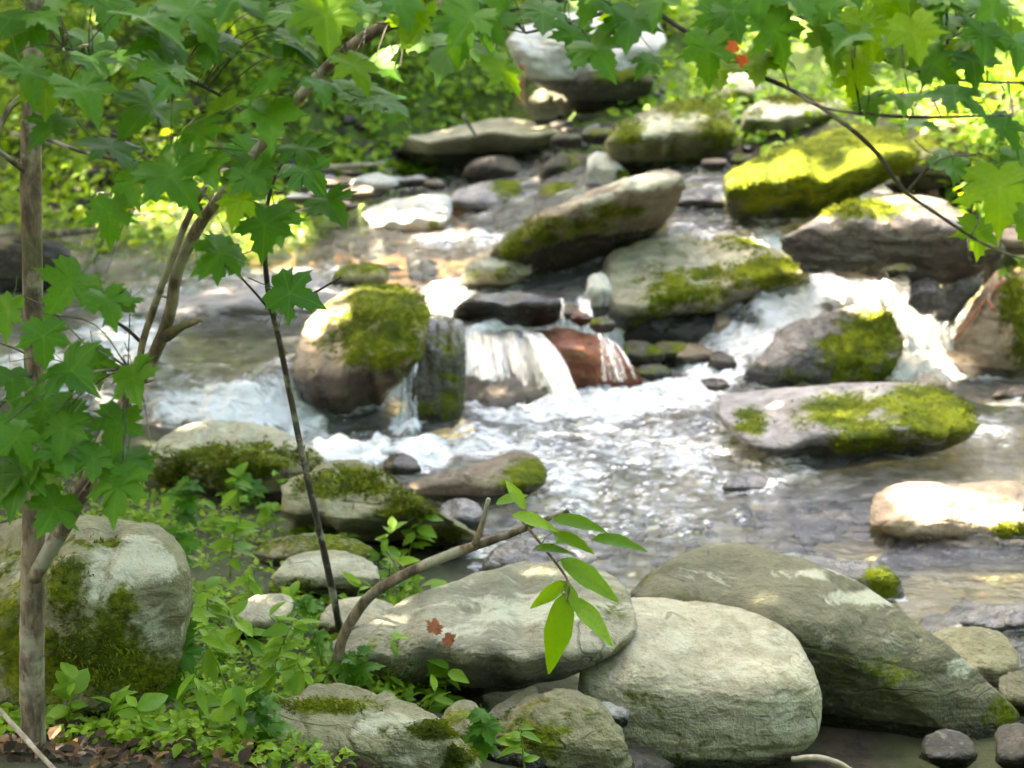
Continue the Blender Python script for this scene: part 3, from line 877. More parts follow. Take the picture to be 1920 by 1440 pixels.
rock('stone', 'round wet stone in the cascade left of the slab shaped boulder', 'brown', [1326, 690, 1334, 668, 1352, 658, 1374, 668, 1380, 690, 1352, 702], 700, .05, .9, sub=4, wet=.8, cat='stone')
# -- front rocks
rock('boulder', 'large smooth rounded pale boulder at the bottom right of the near bank', 'pale',
     [1105, 1235, 1140, 1185, 1190, 1160, 1260, 1154, 1350, 1155, 1430, 1168, 1490, 1203, 1527, 1260, 1542, 1320, 1538, 1384, 1508, 1424, 1440, 1452, 1300, 1470, 1150, 1450, 1100, 1350],
     1462, .06, .85, .58, 1.1, .15, [(1230, 1400, 80, 30, .5), (1180, 1350, 60, 40, .5)], [(1350, 1220, 150, 45, .5), (1480, 1350, 40, 60, .55)], 6, cat='boulder', amp=.38, fac=0, p=2.7)
rock('boulder', 'long hump backed olive grey boulder lying behind the smooth pale one', 'moor',
     [1208, 1128, 1270, 1086, 1340, 1056, 1420, 1047, 1500, 1064, 1590, 1094, 1660, 1130, 1720, 1174, 1790, 1228, 1850, 1288, 1908, 1345, 1922, 1388, 1870, 1408, 1750, 1408, 1600, 1396, 1480, 1340, 1330, 1240, 1225, 1160],
     1402, -.02, .75, .62, .8, .3, [(1870, 1330, 30, 25, .7), (1640, 1250, 90, 40, .45)], [(1640, 1120, 70, 12, .9), (1800, 1255, 20, 16, 1.0), (1500, 1075, 80, 10, .6), (1330, 1075, 80, 14, .5)], 6, cat='boulder', amp=.45)
rock('boulder', 'broad flat topped grey boulder with dark front in the centre foreground', 'grey',
     [636, 1206, 720, 1166, 800, 1132, 900, 1106, 1000, 1097, 1100, 1099, 1166, 1128, 1180, 1180, 1156, 1238, 1080, 1268, 1000, 1294, 900, 1326, 850, 1336, 760, 1310, 680, 1270],
     1336, .26, .75, .54, 2.4, .7, [(720, 1200, 60, 20, .5), (760, 1280, 70, 25, .5), (1150, 1170, 24, 40, .5)], [(980, 1140, 150, 26, .75), (860, 1185, 120, 16, .6)], 6, cat='boulder', amp=.5, p=3, ltop=.35)
rock('rock', 'mossy dark rock under the flat topped foreground boulder', 'olive', [870, 1450, 925, 1380, 1000, 1326, 1090, 1316, 1156, 1365, 1172, 1470, 1000, 1500, 880, 1490], 1480, .18, .7, .6, .6, .2, [(1000, 1380, 90, 40, .6)], sub=6, wet=.15)
rock('stone', 'pale angular stone at the bottom left of the smooth pale boulder', 'pale', [1096, 1440, 1105, 1385, 1135, 1372, 1150, 1400, 1146, 1450, 1120, 1466], 1464, .16, .8, sub=4, cat='stone')
rock('stone', 'pale block wedged between moss and smooth pale boulder', 'white', [1115, 1335, 1130, 1312, 1165, 1308, 1180, 1335, 1168, 1370, 1135, 1374], 1372, .24, .8, sub=4, cat='stone')
rock('stone', 'pointed stone in the dark gap under the flat topped boulder', 'grey', [885, 1380, 915, 1340, 965, 1312, 1002, 1300, 1000, 1330, 965, 1370, 915, 1396], 1394, .27, .6, sub=4, cat='stone')
rock('rock', 'low rock with yellow moss edge at the bottom centre edge', 'olive', [505, 1350, 580, 1314, 700, 1318, 790, 1348, 850, 1398, 895, 1452, 860, 1500, 600, 1500, 495, 1420], 1490, .44, .7, .6, 1.0, .3, [(800, 1370, 60, 14, .9), (620, 1325, 80, 12, .7), (860, 1420, 30, 20, .8)], [(720, 1360, 70, 22, .7), (780, 1420, 60, 22, .6)], 6)
rock('rock', 'rounded dark stone beside the bottom centre rock', 'olive', [820, 1400, 832, 1350, 870, 1328, 900, 1345, 905, 1395, 870, 1420], 1418, .34, .8, sub=4, moss=[(860, 1350, 30, 20, .6)])
rock('boulder', 'big lichen and moss blotched boulder behind the left sapling trunk', 'olive',
     [-70, 1015, 0, 1000, 80, 994, 180, 999, 250, 1005, 302, 1040, 328, 1092, 334, 1152, 322, 1232, 290, 1295, 200, 1345, 80, 1372, -70, 1372], 1370, .62, .75, .72, .9, .1,
     [(125, 1110, 40, 60, 1.0), (215, 1150, 40, 40, .9), (170, 1230, 90, 70, .95), (90, 1250, 70, 80, .9), (260, 1260, 60, 50, .8), (20, 1150, 40, 80, .7), (180, 1020, 50, 10, .7)], [(260, 1060, 60, 40, .9), (190, 1100, 30, 40, .8), (60, 1060, 60, 30, .6), (290, 1180, 40, 40, .7), (240, 1210, 20, 16, .9)], 6, cat='boulder', amp=.6)
rock('rock', 'pale topped rock among the herbs right of the thin dark stem', 'pale', [512, 1085, 540, 1052, 600, 1042, 660, 1046, 702, 1070, 700, 1112, 620, 1128, 540, 1120], 1126, .28, .8, .55, 1.2, .4, [(560, 1100, 40, 14, .5)], [(610, 1052, 60, 10, .7)])
rock('rock', 'mossy rock behind the pale topped rock among the herbs', 'olive', [470, 1060, 500, 1022, 580, 1008, 650, 1016, 690, 1046, 600, 1066, 520, 1074], 1072, .22, .8, mtop=.7)
rock('stone', 'pale angular stone among the herbs left of the thin dark stem', 'pale', [436, 1190, 446, 1140, 480, 1124, 530, 1128, 540, 1150, 500, 1190, 460, 1208], 1206, .40, .8, sub=4, cat='stone')
rock('stone', 'pale stone with mossy foot just right of the thin dark stem', 'pale', [598, 1180, 612, 1142, 670, 1130, 730, 1142, 748, 1175, 690, 1202, 620, 1204], 1204, .33, .8, .5, 1.2, sub=4, moss=[(650, 1190, 60, 12, .7)], cat='stone')
# -- right side
rock('rock', 'dark rock with mossy end in the water behind the hump backed boulder', 'lilac', [1380, 1085, 1420, 1050, 1500, 1046, 1580, 1056, 1650, 1062, 1680, 1090, 1676, 1130, 1560, 1140, 1430, 1120], 1136, -.02, .6, .6, 1.0, .2, [(1650, 1092, 30, 32, 1.1)], wet=.55)
rock('rock', 'dark wet stone at the right edge of the near pool', 'lilac', [1806, 1170, 1840, 1150, 1900, 1140, 1960, 1145, 1975, 1180, 1900, 1202, 1840, 1196], 1200, -.02, .8, .5, 1.2, .5, wet=.7)
rock('rock', 'olive stone half sunk right of the hump backed boulder', 'olive', [1745, 1240, 1780, 1205, 1850, 1194, 1905, 1205, 1912, 1250, 1880, 1300, 1800, 1310], 1306, -.02, .8, .5, 1.2, .3, wet=.2)
rock('stone', 'rough stone at the right edge below the olive sunken stone', 'moor', [1872, 1330, 1885, 1280, 1920, 1262, 1970, 1275, 1975, 1335, 1920, 1352], 1350, 0, .8, sub=4, cat='stone')
rock('stone', 'dark rounded stone on the shaded ground under the hump backed boulder', 'dark', [1728, 1425, 1745, 1392, 1790, 1380, 1830, 1395, 1842, 1430, 1790, 1450], 1448, .05, .8, sub=4, cat='stone')
rock('stone', 'dark stone at the bottom right corner', 'dark', [1870, 1430, 1885, 1388, 1920, 1372, 1965, 1390, 1970, 1440, 1915, 1460], 1456, .05, .8, sub=4, cat='stone')
rock('stone', 'small flat stone in the water beside the far right foam', 'brown', [1860, 745, 1885, 728, 1930, 722, 1960, 738, 1940, 755, 1890, 758], 757, 0, .8, sub=4, wet=.6, cat='stone')
rock('stone', 'reddish flat stone at the far edge of the sunlit shallows', 'red', [255, 405, 275, 392, 310, 390, 322, 400, 305, 412, 270, 414], 413, .47, .8, .4, 1.5, sub=4, cat='stone')
# -- cobbles along the far shore, each its own stone
shore = [(598, 338, 30, 15), (640, 345, 36, 16), (700, 345, 42, 22), (610, 365, 32, 14), (668, 362, 34, 16), (575, 350, 26, 12), (740, 340, 30, 12), (655, 325, 26, 11), (560, 372, 28, 12), (720, 322, 24, 10),
         (640, 385, 30, 11), (590, 392, 26, 10), (780, 338, 26, 12), (815, 345, 22, 12), (1305, 295, 26, 12), (1275, 345, 26, 11), (1015, 415, 24, 9), (905, 415, 26, 9)]
ORDN = [w + ' from the left' for w in 'first second third fourth fifth sixth seventh eighth ninth tenth eleventh twelfth thirteenth fourteenth fifteenth sixteenth seventeenth eighteenth'.split()]
tn = ['lilac', 'brown', 'white', 'lilac', 'tan', 'grey']
for i, (x, y, a, b) in enumerate(shore):
    r_ = random.Random(i)
    pts = []
    for k in range(9):
        t = 2 * math.pi * k / 9
        pts += [x + a * math.cos(t) * r_.uniform(.8, 1.15), y + b * math.sin(t) * r_.uniform(.8, 1.15)]
    lab = 'small %s cobble on the stony far shore, %s in its row' % ({'lilac': 'grey', 'brown': 'brown', 'white': 'whitish', 'tan': 'tan', 'grey': 'dark grey'}[tn[i % 6]], ORDN[sorted(shore).index((x, y, a, b))])
    rock('cobble', lab, tn[i % 6], pts, y + b, .62 if x < 850 else .85 if x > 1200 else .52, .9, sub=4, cat='stone', group='cobbles along the far shore', wet=.1)

# stones packed between the boulders
FILL = [('between the flat slab and the slanting boulder', .60, [(925, 322, 36, 18, 'dark'), (985, 352, 34, 20, 'dark'), (1050, 375, 38, 22, 'dark'), (1112, 398, 36, 18, 'dark'), (960, 306, 30, 14, 'brown')]),
        ('right of the slanting boulder above the upper pool', .86, [(1215, 352, 34, 18, 'dark'), (1270, 372, 36, 14, 'grey'), (1300, 352, 30, 16, 'olive'), (1345, 362, 36, 18, 'dark')]),
        ('between the lichen banded and whale backed boulders', 1.02, [(1372, 272, 24, 20, 'olive'), (1392, 300, 22, 16, 'dark'), (1340, 305, 26, 14, 'brown'), (1385, 240, 20, 14, 'dark')]),
        ('behind the flat slab on the far bank', 1.05, [(1062, 262, 30, 16, 'dark'), (1125, 252, 34, 18, 'dark'), (1180, 240, 30, 14, 'olive'), (1130, 216, 34, 14, 'dark'), (930, 182, 34, 14, 'grey'), (860, 196, 30, 14, 'olive')]),
        ('in the dark hollow under the round ended boulder', .06, [(1205, 668, 44, 26, 'dark'), (1262, 660, 40, 24, 'dark'), (1305, 668, 34, 20, 'brown'), (1230, 700, 34, 14, 'dark')]),
        ('beside the flat dark slab at the middle fall', .38, [(1068, 585, 22, 16, 'brown'), (1088, 596, 20, 14, 'red'), (1130, 610, 26, 14, 'dark')]),
        ('at the crest of the right cascade', .72, [(1392, 415, 32, 16, 'brown'), (1530, 500, 28, 12, 'dark'), (1600, 498, 34, 14, 'brown'), (1690, 508, 32, 14, 'dark'), (1340, 425, 26, 10, 'lilac')]),
        ('below the mossy hump at the right bank', .95, [(1700, 346, 36, 18, 'dark'), (1756, 340, 36, 18, 'olive'), (1850, 470, 40, 26, 'dark'), (1905, 455, 40, 28, 'brown'), (1880, 425, 36, 20, 'olive')])]
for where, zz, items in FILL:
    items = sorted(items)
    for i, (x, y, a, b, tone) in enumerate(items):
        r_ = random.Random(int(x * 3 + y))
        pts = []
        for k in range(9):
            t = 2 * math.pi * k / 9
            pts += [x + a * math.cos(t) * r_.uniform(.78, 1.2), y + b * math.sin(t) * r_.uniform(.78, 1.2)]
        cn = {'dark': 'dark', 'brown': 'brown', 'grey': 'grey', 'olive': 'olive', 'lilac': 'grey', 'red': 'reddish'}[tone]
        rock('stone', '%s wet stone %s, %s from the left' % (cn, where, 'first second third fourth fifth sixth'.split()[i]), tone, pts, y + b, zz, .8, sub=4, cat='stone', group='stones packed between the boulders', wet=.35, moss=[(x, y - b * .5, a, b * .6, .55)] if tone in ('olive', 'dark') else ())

# ------------------------------------------------------------------ water
wx = np.linspace(-6.5, 6.5, 620)
wy = np.concatenate([np.linspace(6.9, 10.2, 170)[:-1], np.linspace(10.2, 13.8, 300)[:-1], np.linspace(13.8, 19, 130)])
X, Y, F = grid(wx, wy)
W = water_z(X, Y)
G = ground_z(X, Y)
_cx, _cy = project(np.stack([X, Y, W], 1))
G = np.where(ellipse_field(_cx, _cy, CHANNEL, 1.0, 0.2) > .5, np.minimum(G, W - .1), G)
PX, PYY = project(np.stack([X, Y, W], 1))
FOAM = [(660, 850, 75, 32, 1.2), (790, 850, 60, 30, .8), (760, 800, 30, 20, 1.0), (590, 830, 30, 50, .85), (1110, 760, 130, 30, 1.1), (980, 770, 90, 22, .62), (1250, 745, 110, 30, .85),
        (1340, 690, 60, 40, .85), (1400, 640, 60, 35, .8), (1480, 580, 70, 50, .85), (1580, 535, 80, 35, 1.15), (1640, 540, 80, 40, 1.1), (1740, 600, 45, 60, 1.15), (1790, 668, 130, 38, 1.4), (1700, 690, 50, 25, .8),
        (1440, 470, 40, 50, .6), (430, 740, 150, 20, .75), (440, 775, 150, 34, 1.0), (560, 770, 34, 60, 1.0), (230, 640, 90, 45, .6), (60, 690, 80, 40, .6), (840, 560, 40, 40, .75),
        (1080, 900, 80, 35, .55), (930, 620, 70, 12, .6), (880, 450, 110, 20, .45), (960, 1050, 110, 40, .5), (1200, 950, 220, 60, .30), (1200, 830, 280, 60, .46), (1400, 880, 160, 40, .38), (900, 830, 80, 30, .55), (1850, 810, 70, 30, .4),
        (1060, 575, 30, 12, .6), (1860, 1150, 60, 12, .4), (1480, 1060, 80, 14, .4)]
foam = ellipse_field(PX, PYY, FOAM)
slope = np.abs(water_z(X, Y + 0.03) - water_z(X, Y - 0.03)) / 0.06
foam = np.clip(np.maximum(foam * 1.15, sstep(0.3, 1.4, slope) * 0.75), 0, 1.4)
# froth and wash where the stream meets the stones
_rv = np.vstack(ROCKV)
_h, _xe, _ye = np.histogram2d(_rv[:, 0], _rv[:, 1], bins=[440, 420], range=[[-6.6, 6.6], [6.6, 19.2]])
_h = (_h > 0).astype(float)
for _ in range(3):
    _h = (_h + np.roll(_h, 1, 0) + np.roll(_h, -1, 0) + np.roll(_h, 1, 1) + np.roll(_h, -1, 1)) / 4.2
_ix = np.clip(((X + 6.6) / 13.2 * 440).astype(int), 0, 439)
_iy = np.clip(((Y - 6.6) / 12.6 * 420).astype(int), 0, 419)
contact = np.clip(_h[_ix, _iy], 0, 1)
foam = np.maximum(foam, foam * .8 + .38 * contact)
P3 = np.stack([X, Y, 0 * X], 1)
flow = np.stack([X * 1.0 + 0.25 * Y, Y * 0.8, 0 * X], 1)
streak = fbm(np.stack([X * 5.0, Y * 1.6, 0 * X], 1), 3, 5)
foam = foam * np.clip(1.0 + 0.45 * streak, 0.45, 1.5)
calm = ellipse_field(PX, PYY, [(480, 650, 160, 45), (620, 460, 300, 80, 1.2), (380, 430, 220, 50, 1.2), (1720, 1060, 330, 120, 1.15), (1850, 820, 120, 50, .8), (1500, 1000, 200, 60, .7), (350, 400, 200, 40), (950, 720, 70, 40, .6)])
ripple = np.clip(0.78 - 0.56 * calm + 0.5 * foam, 0.06, 1.0)
W2 = W + ripple * (0.022 * fbm(flow * 4.5, 3, 11) + 0.012 * fbm(flow * 12.0, 3, 12)) + np.clip(foam, 0, 1) * (0.075 * fbm(P3 * 7.0, 3, 13) + 0.045 * np.abs(fbm(P3 * 18.0, 2, 14)))
keep = (W2 > G - 0.12)
F = F[keep[F].any(axis=1)]
used = np.unique(F)
remap = -np.ones(len(X), int)
remap[used] = np.arange(len(used))
w = link_mesh('water', np.stack([X, Y, W2], 1)[used], remap[F], M_water, attrs={'foam': foam[used], 'ripple': ripple[used]})
tag(w, kind='structure')

# ------------------------------------------------------------------ falling water
def water_strands(name, tops, bottoms, y0, y1, n, wid, seed, foam_v=0.75, fade=False):
    """a veil of falling water: curved ribbons from a top edge to a bottom edge (photograph pixels at ground distances y0 > y1)"""
    r_ = random.Random(seed)
    V, Fc, fo, ri = [], [], [], []
    for i in range(n):
        t = (i + r_.uniform(0, .9)) / n
        a = np.array(tops[0]) * (1 - t) + np.array(tops[1]) * t
        b = np.array(bottoms[0]) * (1 - t) + np.array(bottoms[1]) * t
        A_ = PY(a[0] + r_.uniform(-3, 3), a[1] + r_.uniform(-3, 2), y0 + r_.uniform(-.03, .03))
        B_ = PY(b[0] + r_.uniform(-8, 8), b[1] + r_.uniform(-6, 4), y1 + r_.uniform(-.04, .04))
        wd = wid * r_.uniform(.4, 1.3)
        m = 9
        base = len(V)
        f0 = foam_v * r_.uniform(.55, 1.25)
        for k in range(m):
            s = k / (m - 1)
            h = 1 - (1 - s) ** 1.25 if False else s
            c = A_ * (1 - h) + B_ * h
            c[2] = A_[2] + (B_[2] - A_[2]) * (s ** 1.7)
            ww = wd * (0.55 + 0.7 * s) * (1 + .35 * math.sin(s * 9 + i))
            for q, bul in ((-1, 0), (-.4, .45), (.4, .45), (1, 0)):
                V.append(c + np.array([q * ww, -bul * ww, 0]))
                fo.append(f0 * (1.35 - 1.5 * s) if fade else f0 * (0.7 + .5 * s))
                ri.append(.8)
        for k in range(m - 1):
            for q in range(3):
                x = base + k * 4 + q
                Fc.append((x, x + 1, x + 5, x + 4))
    o = link_mesh(name, np.array(V), Fc, M_fall, attrs={'foam': fo, 'ripple': ri})
    tag(o, kind='structure')
    return o


water_strands('waterfall', ((868, 618), (1000, 622)), ((874, 705), (1060, 748)), 11.95, 11.6, 40, .018, 1, .30, True)
water_strands('waterfall', ((870, 618), (990, 622)), ((880, 660), (1010, 670)), 11.96, 11.8, 26, .016, 9, .5, True)
water_strands('waterfall', ((980, 622), (1012, 626)), ((1042, 752), (1078, 748)), 11.9, 11.4, 24, .018, 2, .62)
water_strands('waterfall', ((757, 672), (778, 670)), ((750, 812), (785, 812)), 11.25, 10.95, 16, .010, 3, .55)
water_strands('waterfall', ((1038, 560), (1054, 562)), ((1042, 612), (1058, 612)), 12.35, 12.2, 9, .009, 4, .5)
water_strands('waterfall', ((1082, 560), (1102, 560)), ((1088, 622), (1114, 622)), 12.35, 12.1, 10, .009, 5, .5)
water_strands('waterfall', ((1118, 622), (1152, 640)), ((1138, 715), (1192, 712)), 11.8, 11.55, 10, .009, 6, .38)
water_strands('waterfall', ((1690, 556), (1775, 566)), ((1700, 660), (1795, 655)), 12.6, 12.15, 30, .020, 7, .6)

# droplets thrown up where the water lands
V, Fc = [], []
tet = np.array([[1, 1, 1], [1, -1, -1], [-1, 1, -1], [-1, -1, 1], [0, 0, 1.6], [0, 0, -1.6]], float)
ov, of = ico(1)
for (x, y, sx, sy, hgt, cnt) in [(650, 835, 60, 20, .12, 130), (770, 815, 30, 10, .15, 80), (1090, 755, 110, 18, .12, 150), (1580, 525, 100, 30, .14, 160), (1740, 610, 50, 50, .14, 130), (1400, 650, 80, 50, .12, 150), (1770, 670, 110, 16, .1, 120), (850, 560, 30, 20, .08, 40)]:
    for _ in range(cnt // 3):
        p_ = PZ(x + rng.normal() * sx * .6, y + rng.normal() * sy * .6, 0)
        ppx = p_
        # settle on the real water surface under that pixel
        for z_ in (0.1, 0.3, 0.5, 0.6):
            q_ = PZ(x + rng.normal() * sx * .6, y + rng.normal() * sy * .6, z_)
            if abs(water_z(q_[0], q_[1]) - z_) < .12:
                ppx = q_
        zz = float(water_z(ppx[0], ppx[1])) + abs(rng.normal()) * hgt * .6
        s = rng.uniform(.002, .005)
        b = len(V)
        V.extend(ov * s + np.array([ppx[0], ppx[1], zz]))
        Fc.extend(of + b)
k_ = NT('droplet')
k_.set(k_.p, 'Base Color', (.85, .88, .9, 1))
k_.set(k_.p, 'Roughness', .1)
sp = link_mesh('splash_drops', np.array(V), Fc, k_.m)
tag(sp, 'white water drops thrown up by the cascades', 'spray', kind='stuff')

# ------------------------------------------------------------------ leaf meshes
def maple_leaf_mesh(name, seed, mat):
    r_ = random.Random(seed)
    half = [(0, .0), (.10, -.10), (.26, -.16), (.30, -.05), (.46, -.02), (.40, .08), (.52, .16), (.40, .19), (.33, .24), (.48, .30), (.47, .38), (.62, .50), (.47, .50), (.40, .57), (.28, .50), (.21, .50), (.24, .62), (.18, .66), (.20, .78), (.10, .80), (.0, 1.0)]
    pts = [(x * r_.uniform(.94, 1.06), y * r_.uniform(.96, 1.04)) for x, y in half]
    out = pts + [(-x * r_.uniform(.92, 1.08), y * r_.uniform(.95, 1.05)) for x, y in half[-2:0:-1]]
    out = [(x, y) for x, y in out]
    cen = (0, .30)
    V = []
    curl = r_.uniform(.15, .55)
    fold = r_.uniform(.05, .40)

    def lift(x, y):
        return -curl * (y - .2) ** 2 + fold * abs(x) - .28 * x * x + .03 * math.sin(9 * x + 7 * y + seed)
    rings = [0.0, .5, 1.0]
    n = len(out)
    V.append((cen[0], cen[1], lift(*cen)))
    for t in (.5, 1.0):
        for x, y in out:
            X_, Y_ = cen[0] + (x - cen[0]) * t, cen[1] + (y - cen[1]) * t
            V.append((X_, Y_, lift(X_, Y_)))
    Fc = [(0, 1 + i, 1 + (i + 1) % n) for i in range(n)]
    Fc += [(1 + i, 1 + n + i, 1 + n + (i + 1) % n, 1 + (i + 1) % n) for i in range(n)]
    # stalk
    pv, pf = tube_geo([(0, .02, lift(0, 0)), (0, -.25, .02), (0, -.5, .10)], [.010, .010, .013], 4, 5)
    b = len(V)
    V += [tuple(v) for v in pv]
    Fc += [tuple(i + b for i in f) for f in pf]
    me = bpy.data.meshes.new(name)
    me.from_pydata(V, [], Fc)
    vein = np.zeros(len(V), dtype=np.float32)
    vein[0] = 1
    m_ = len(half)
    for t_ in (4, 11, 20, 2 * (m_ - 1) - 4, 2 * (m_ - 1) - 11):
        vein[1 + t_ % n] = 1
        vein[1 + n + t_ % n] = 1
    me.attributes.new('vein', 'FLOAT', 'POINT').data.foreach_set('value', vein)
    me.polygons.foreach_set('use_smooth', np.ones(len(me.polygons), dtype=bool))
    me.materials.append(mat)
    return me


def oval_leaf_mesh(name, seed, mat, wid=.36, tipw=1.0):
    r_ = random.Random(seed)
    V, Fc = [], []
    m = 9
    curl = r_.uniform(.1, .4)
    for k in range(m):
        t = k / (m - 1)
        h = wid * math.sin(math.pi * t ** .85) ** .8 * (1 - .25 * t) * (1 + .06 * math.sin(k * 4.3 + seed))
        if k in (0, m - 1):
            h = .01
        z = -curl * t * t
        for q in (-1, -.5, 0, .5, 1):
            V.append((q * h, t, z + .16 * abs(q) * h * 2))
    for k in range(m - 1):
        for q in range(4):
            a = k * 5 + q
            Fc.append((a, a + 1, a + 6, a + 5))
    me = bpy.data.meshes.new(name)
    me.from_pydata(V, [], Fc)
    me.polygons.foreach_set('use_smooth', np.ones(len(me.polygons), dtype=bool))
    me.materials.append(mat)
    return me


MAPLE = [maple_leaf_mesh('leaf', i, M_leaf) for i in range(10)]
MAPLE_BACKLIT = [maple_leaf_mesh('leaf', 20 + i, M_leaf_y) for i in range(3)]
MAPLE_R = [maple_leaf_mesh('leaf', 40, M_redleaf)]
OVAL = [oval_leaf_mesh('leaf', i, M_herb, .30) for i in range(5)]
OVAL_H = [oval_leaf_mesh('leaf', 60 + i, M_herb, .17) for i in range(3)]
OVAL_D = [oval_leaf_mesh('leaf', 9, M_herb, .18), oval_leaf_mesh('leaf', 10, M_leaf_y, .19)]
DEADL = [maple_leaf_mesh('leaf', 52, M_deadleaf), maple_leaf_mesh('leaf', 53, M_deadleaf)]


def put_leaf(mesh, parent, P, size, tip, tilt=.4, side=0.0, name='leaf'):
    """blade base at P; tip = screen angle of the blade in degrees (0 up, 90 right, 180 down); tilt = how far it leans back to face the sky"""
    n = -FWD * math.cos(tilt) + UP * math.sin(tilt) + RIGHT * side
    n /= np.linalg.norm(n)
    t = math.radians(tip)
    d = RIGHT * math.sin(t) + UP * math.cos(t)
    d = d - n * (d @ n)
    if np.linalg.norm(d) < .15:
        d = np.cross(n, RIGHT)
    d /= np.linalg.norm(d)
    xx = np.cross(d, n)
    M = Matrix(((xx[0], d[0], n[0], 0), (xx[1], d[1], n[1], 0), (xx[2], d[2], n[2], 0), (0, 0, 0, 1)))
    o = bpy.data.objects.new(name, mesh)
    COL.objects.link(o)
    base = np.array(parent.location) if parent else np.zeros(3)
    o.parent = parent
    o.matrix_local = Matrix.Translation(Vector(P - base)) @ M @ Matrix.Scale(size, 4)
    return o


def px_path(rows, y0, y1):
    """rows of (px, py, width in px) to world points and radii, distance going from y0 to y1"""
    n = len(rows)
    P, R = [], []
    for i, (x, y, wd) in enumerate(rows):
        yy = y0 + (y1 - y0) * i / (n - 1)
        P.append(PY(x, y, yy))
        R.append(max(.0009, wd / 2 * yy / FPX))
    return P, R


def nearest(P, paths):
    best, bd = None, 1e9
    for path in paths:
        Q = catmull(path, 40)
        d = np.linalg.norm(Q - P, axis=1)
        i = d.argmin()
        if d[i] < bd:
            bd, best = d[i], Q[i]
    return best, bd


def twig_to(P, paths, parent, mat, seed, maxd=.55):
    b, d = nearest(P, paths)
    if d > maxd or d < .01:
        return
    r_ = random.Random(seed)
    mid = (P + b) / 2 + np.array([r_.uniform(-.02, .02), r_.uniform(-.02, .02), .12 * d])
    tube('twig', [b, mid, P], [.0018, .0014, .0010], mat, parent, 5, 8, 0)


# ------------------------------------------------------------------ left maple sapling
TR, TRr = px_path([(64, 1440, 50), (60, 1240, 50), (62, 1050, 46), (66, 800, 40), (62, 560, 38), (58, 330, 40), (62, 130, 36), (72, -120, 34), (90, -500, 26)], 4.9, 4.9)
root = empty('maple_sapling', (TR[0][0], TR[0][1], TR[0][2]))
tag(root, 'maple sapling with slim upright trunk, forked leaning stem and broad leaves at the left edge', 'sapling')
tube('trunk', TR, TRr, M_bark, root, 12, 50, .10, 1)
S1, S1r = px_path([(62, 1085, 30), (100, 1020, 34), (150, 930, 36), (188, 845, 34), (232, 760, 28), (285, 672, 26), (318, 590, 24), (332, 510, 24), (372, 425, 24), (420, 360, 20), (500, 260, 20), (600, 140, 22), (700, 60, 24), (800, 22, 22), (900, -30, 18), (1050, -120, 14)], 4.88, 4.5)
tube('stem', S1, S1r, M_bark, root, 10, 70, .12, 2)
S2, S2r = px_path([(262, 692, 12), (268, 640, 15), (300, 545, 14), (325, 480, 14), (352, 410, 14), (385, 350, 10)], 4.72, 4.62)
tube('stem', S2, S2r, M_bark, root, 8, 24, .12, 3)
S3, S3r = px_path([(310, 632, 24), (340, 612, 18), (376, 600, 10)], 4.72, 4.66)
tube('broken_stub', S3, S3r, M_bark, root, 8, 8, .15, 4)
S4, S4r = px_path([(268, 645, 8), (235, 615, 7), (195, 592, 6)], 4.72, 4.6)
tube('twig', S4, S4r, M_darkbark, root, 6, 8, .1, 5)
S5, S5r = px_path([(60, 330, 14), (20, 300, 11), (-20, 270, 10)], 4.9, 4.8)
tube('branch', S5, S5r, M_bark, root, 6, 8, .1, 6)
S6, S6r = px_path([(58, 170, 14), (20, 200, 12), (-10, 260, 11)], 4.9, 4.85)
tube('branch', S6, S6r, M_bark, root, 6, 8, .1, 7)
S7, S7r = px_path([(62, 700, 9), (20, 740, 8), (-10, 770, 8)], 4.88, 4.8)
tube('twig', S7, S7r, M_darkbark, root, 6, 8, .1, 8)
S8, S8r = px_path([(500, 255, 10), (430, 190, 8), (330, 140, 7), (200, 110, 6), (120, 90, 5)], 4.55, 4.3)
tube('branch', S8, S8r, M_darkbark, root, 6, 20, .1, 9)
S9, S9r = px_path([(62, 250, 10), (140, 280, 8), (220, 300, 7), (320, 310, 6)], 4.85, 4.3)
tube('branch', S9, S9r, M_darkbark, root, 6, 20, .1, 9)
S10, S10r = px_path([(64, 800, 10), (110, 760, 8), (170, 700, 7), (240, 690, 5)], 4.85, 4.4)
tube('branch', S10, S10r, M_darkbark, root, 6, 16, .1, 9)
S11, S11r = px_path([(150, 930, 9), (190, 880, 8), (230, 860, 6)], 4.8, 4.5)
tube('branch', S11, S11r, M_darkbark, root, 6, 10, .1, 9)
def shoots(P, R_, parent, mat, n, seed):
    r_ = random.Random(seed)
    Q = catmull(P, 60)
    for _ in range(n):
        q = Q[r_.randint(6, 56)]
        d = np.array([r_.uniform(-1, 1), r_.uniform(-.4, .4), r_.uniform(.1, 1)]) * r_.uniform(.03, .09)
        tube('twig', [q, q + d * .5 + [0, 0, .004], q + d], [.004, .0028, .0014], mat, parent, 5, 6, .1, seed)


shoots(TR, TRr, root, M_bark, 7, 1)
shoots(S1, S1r, root, M_bark, 10, 2)
paths = [np.array(p) for p in (TR, S1, S2, S5, S8, S9, S10, S11)]
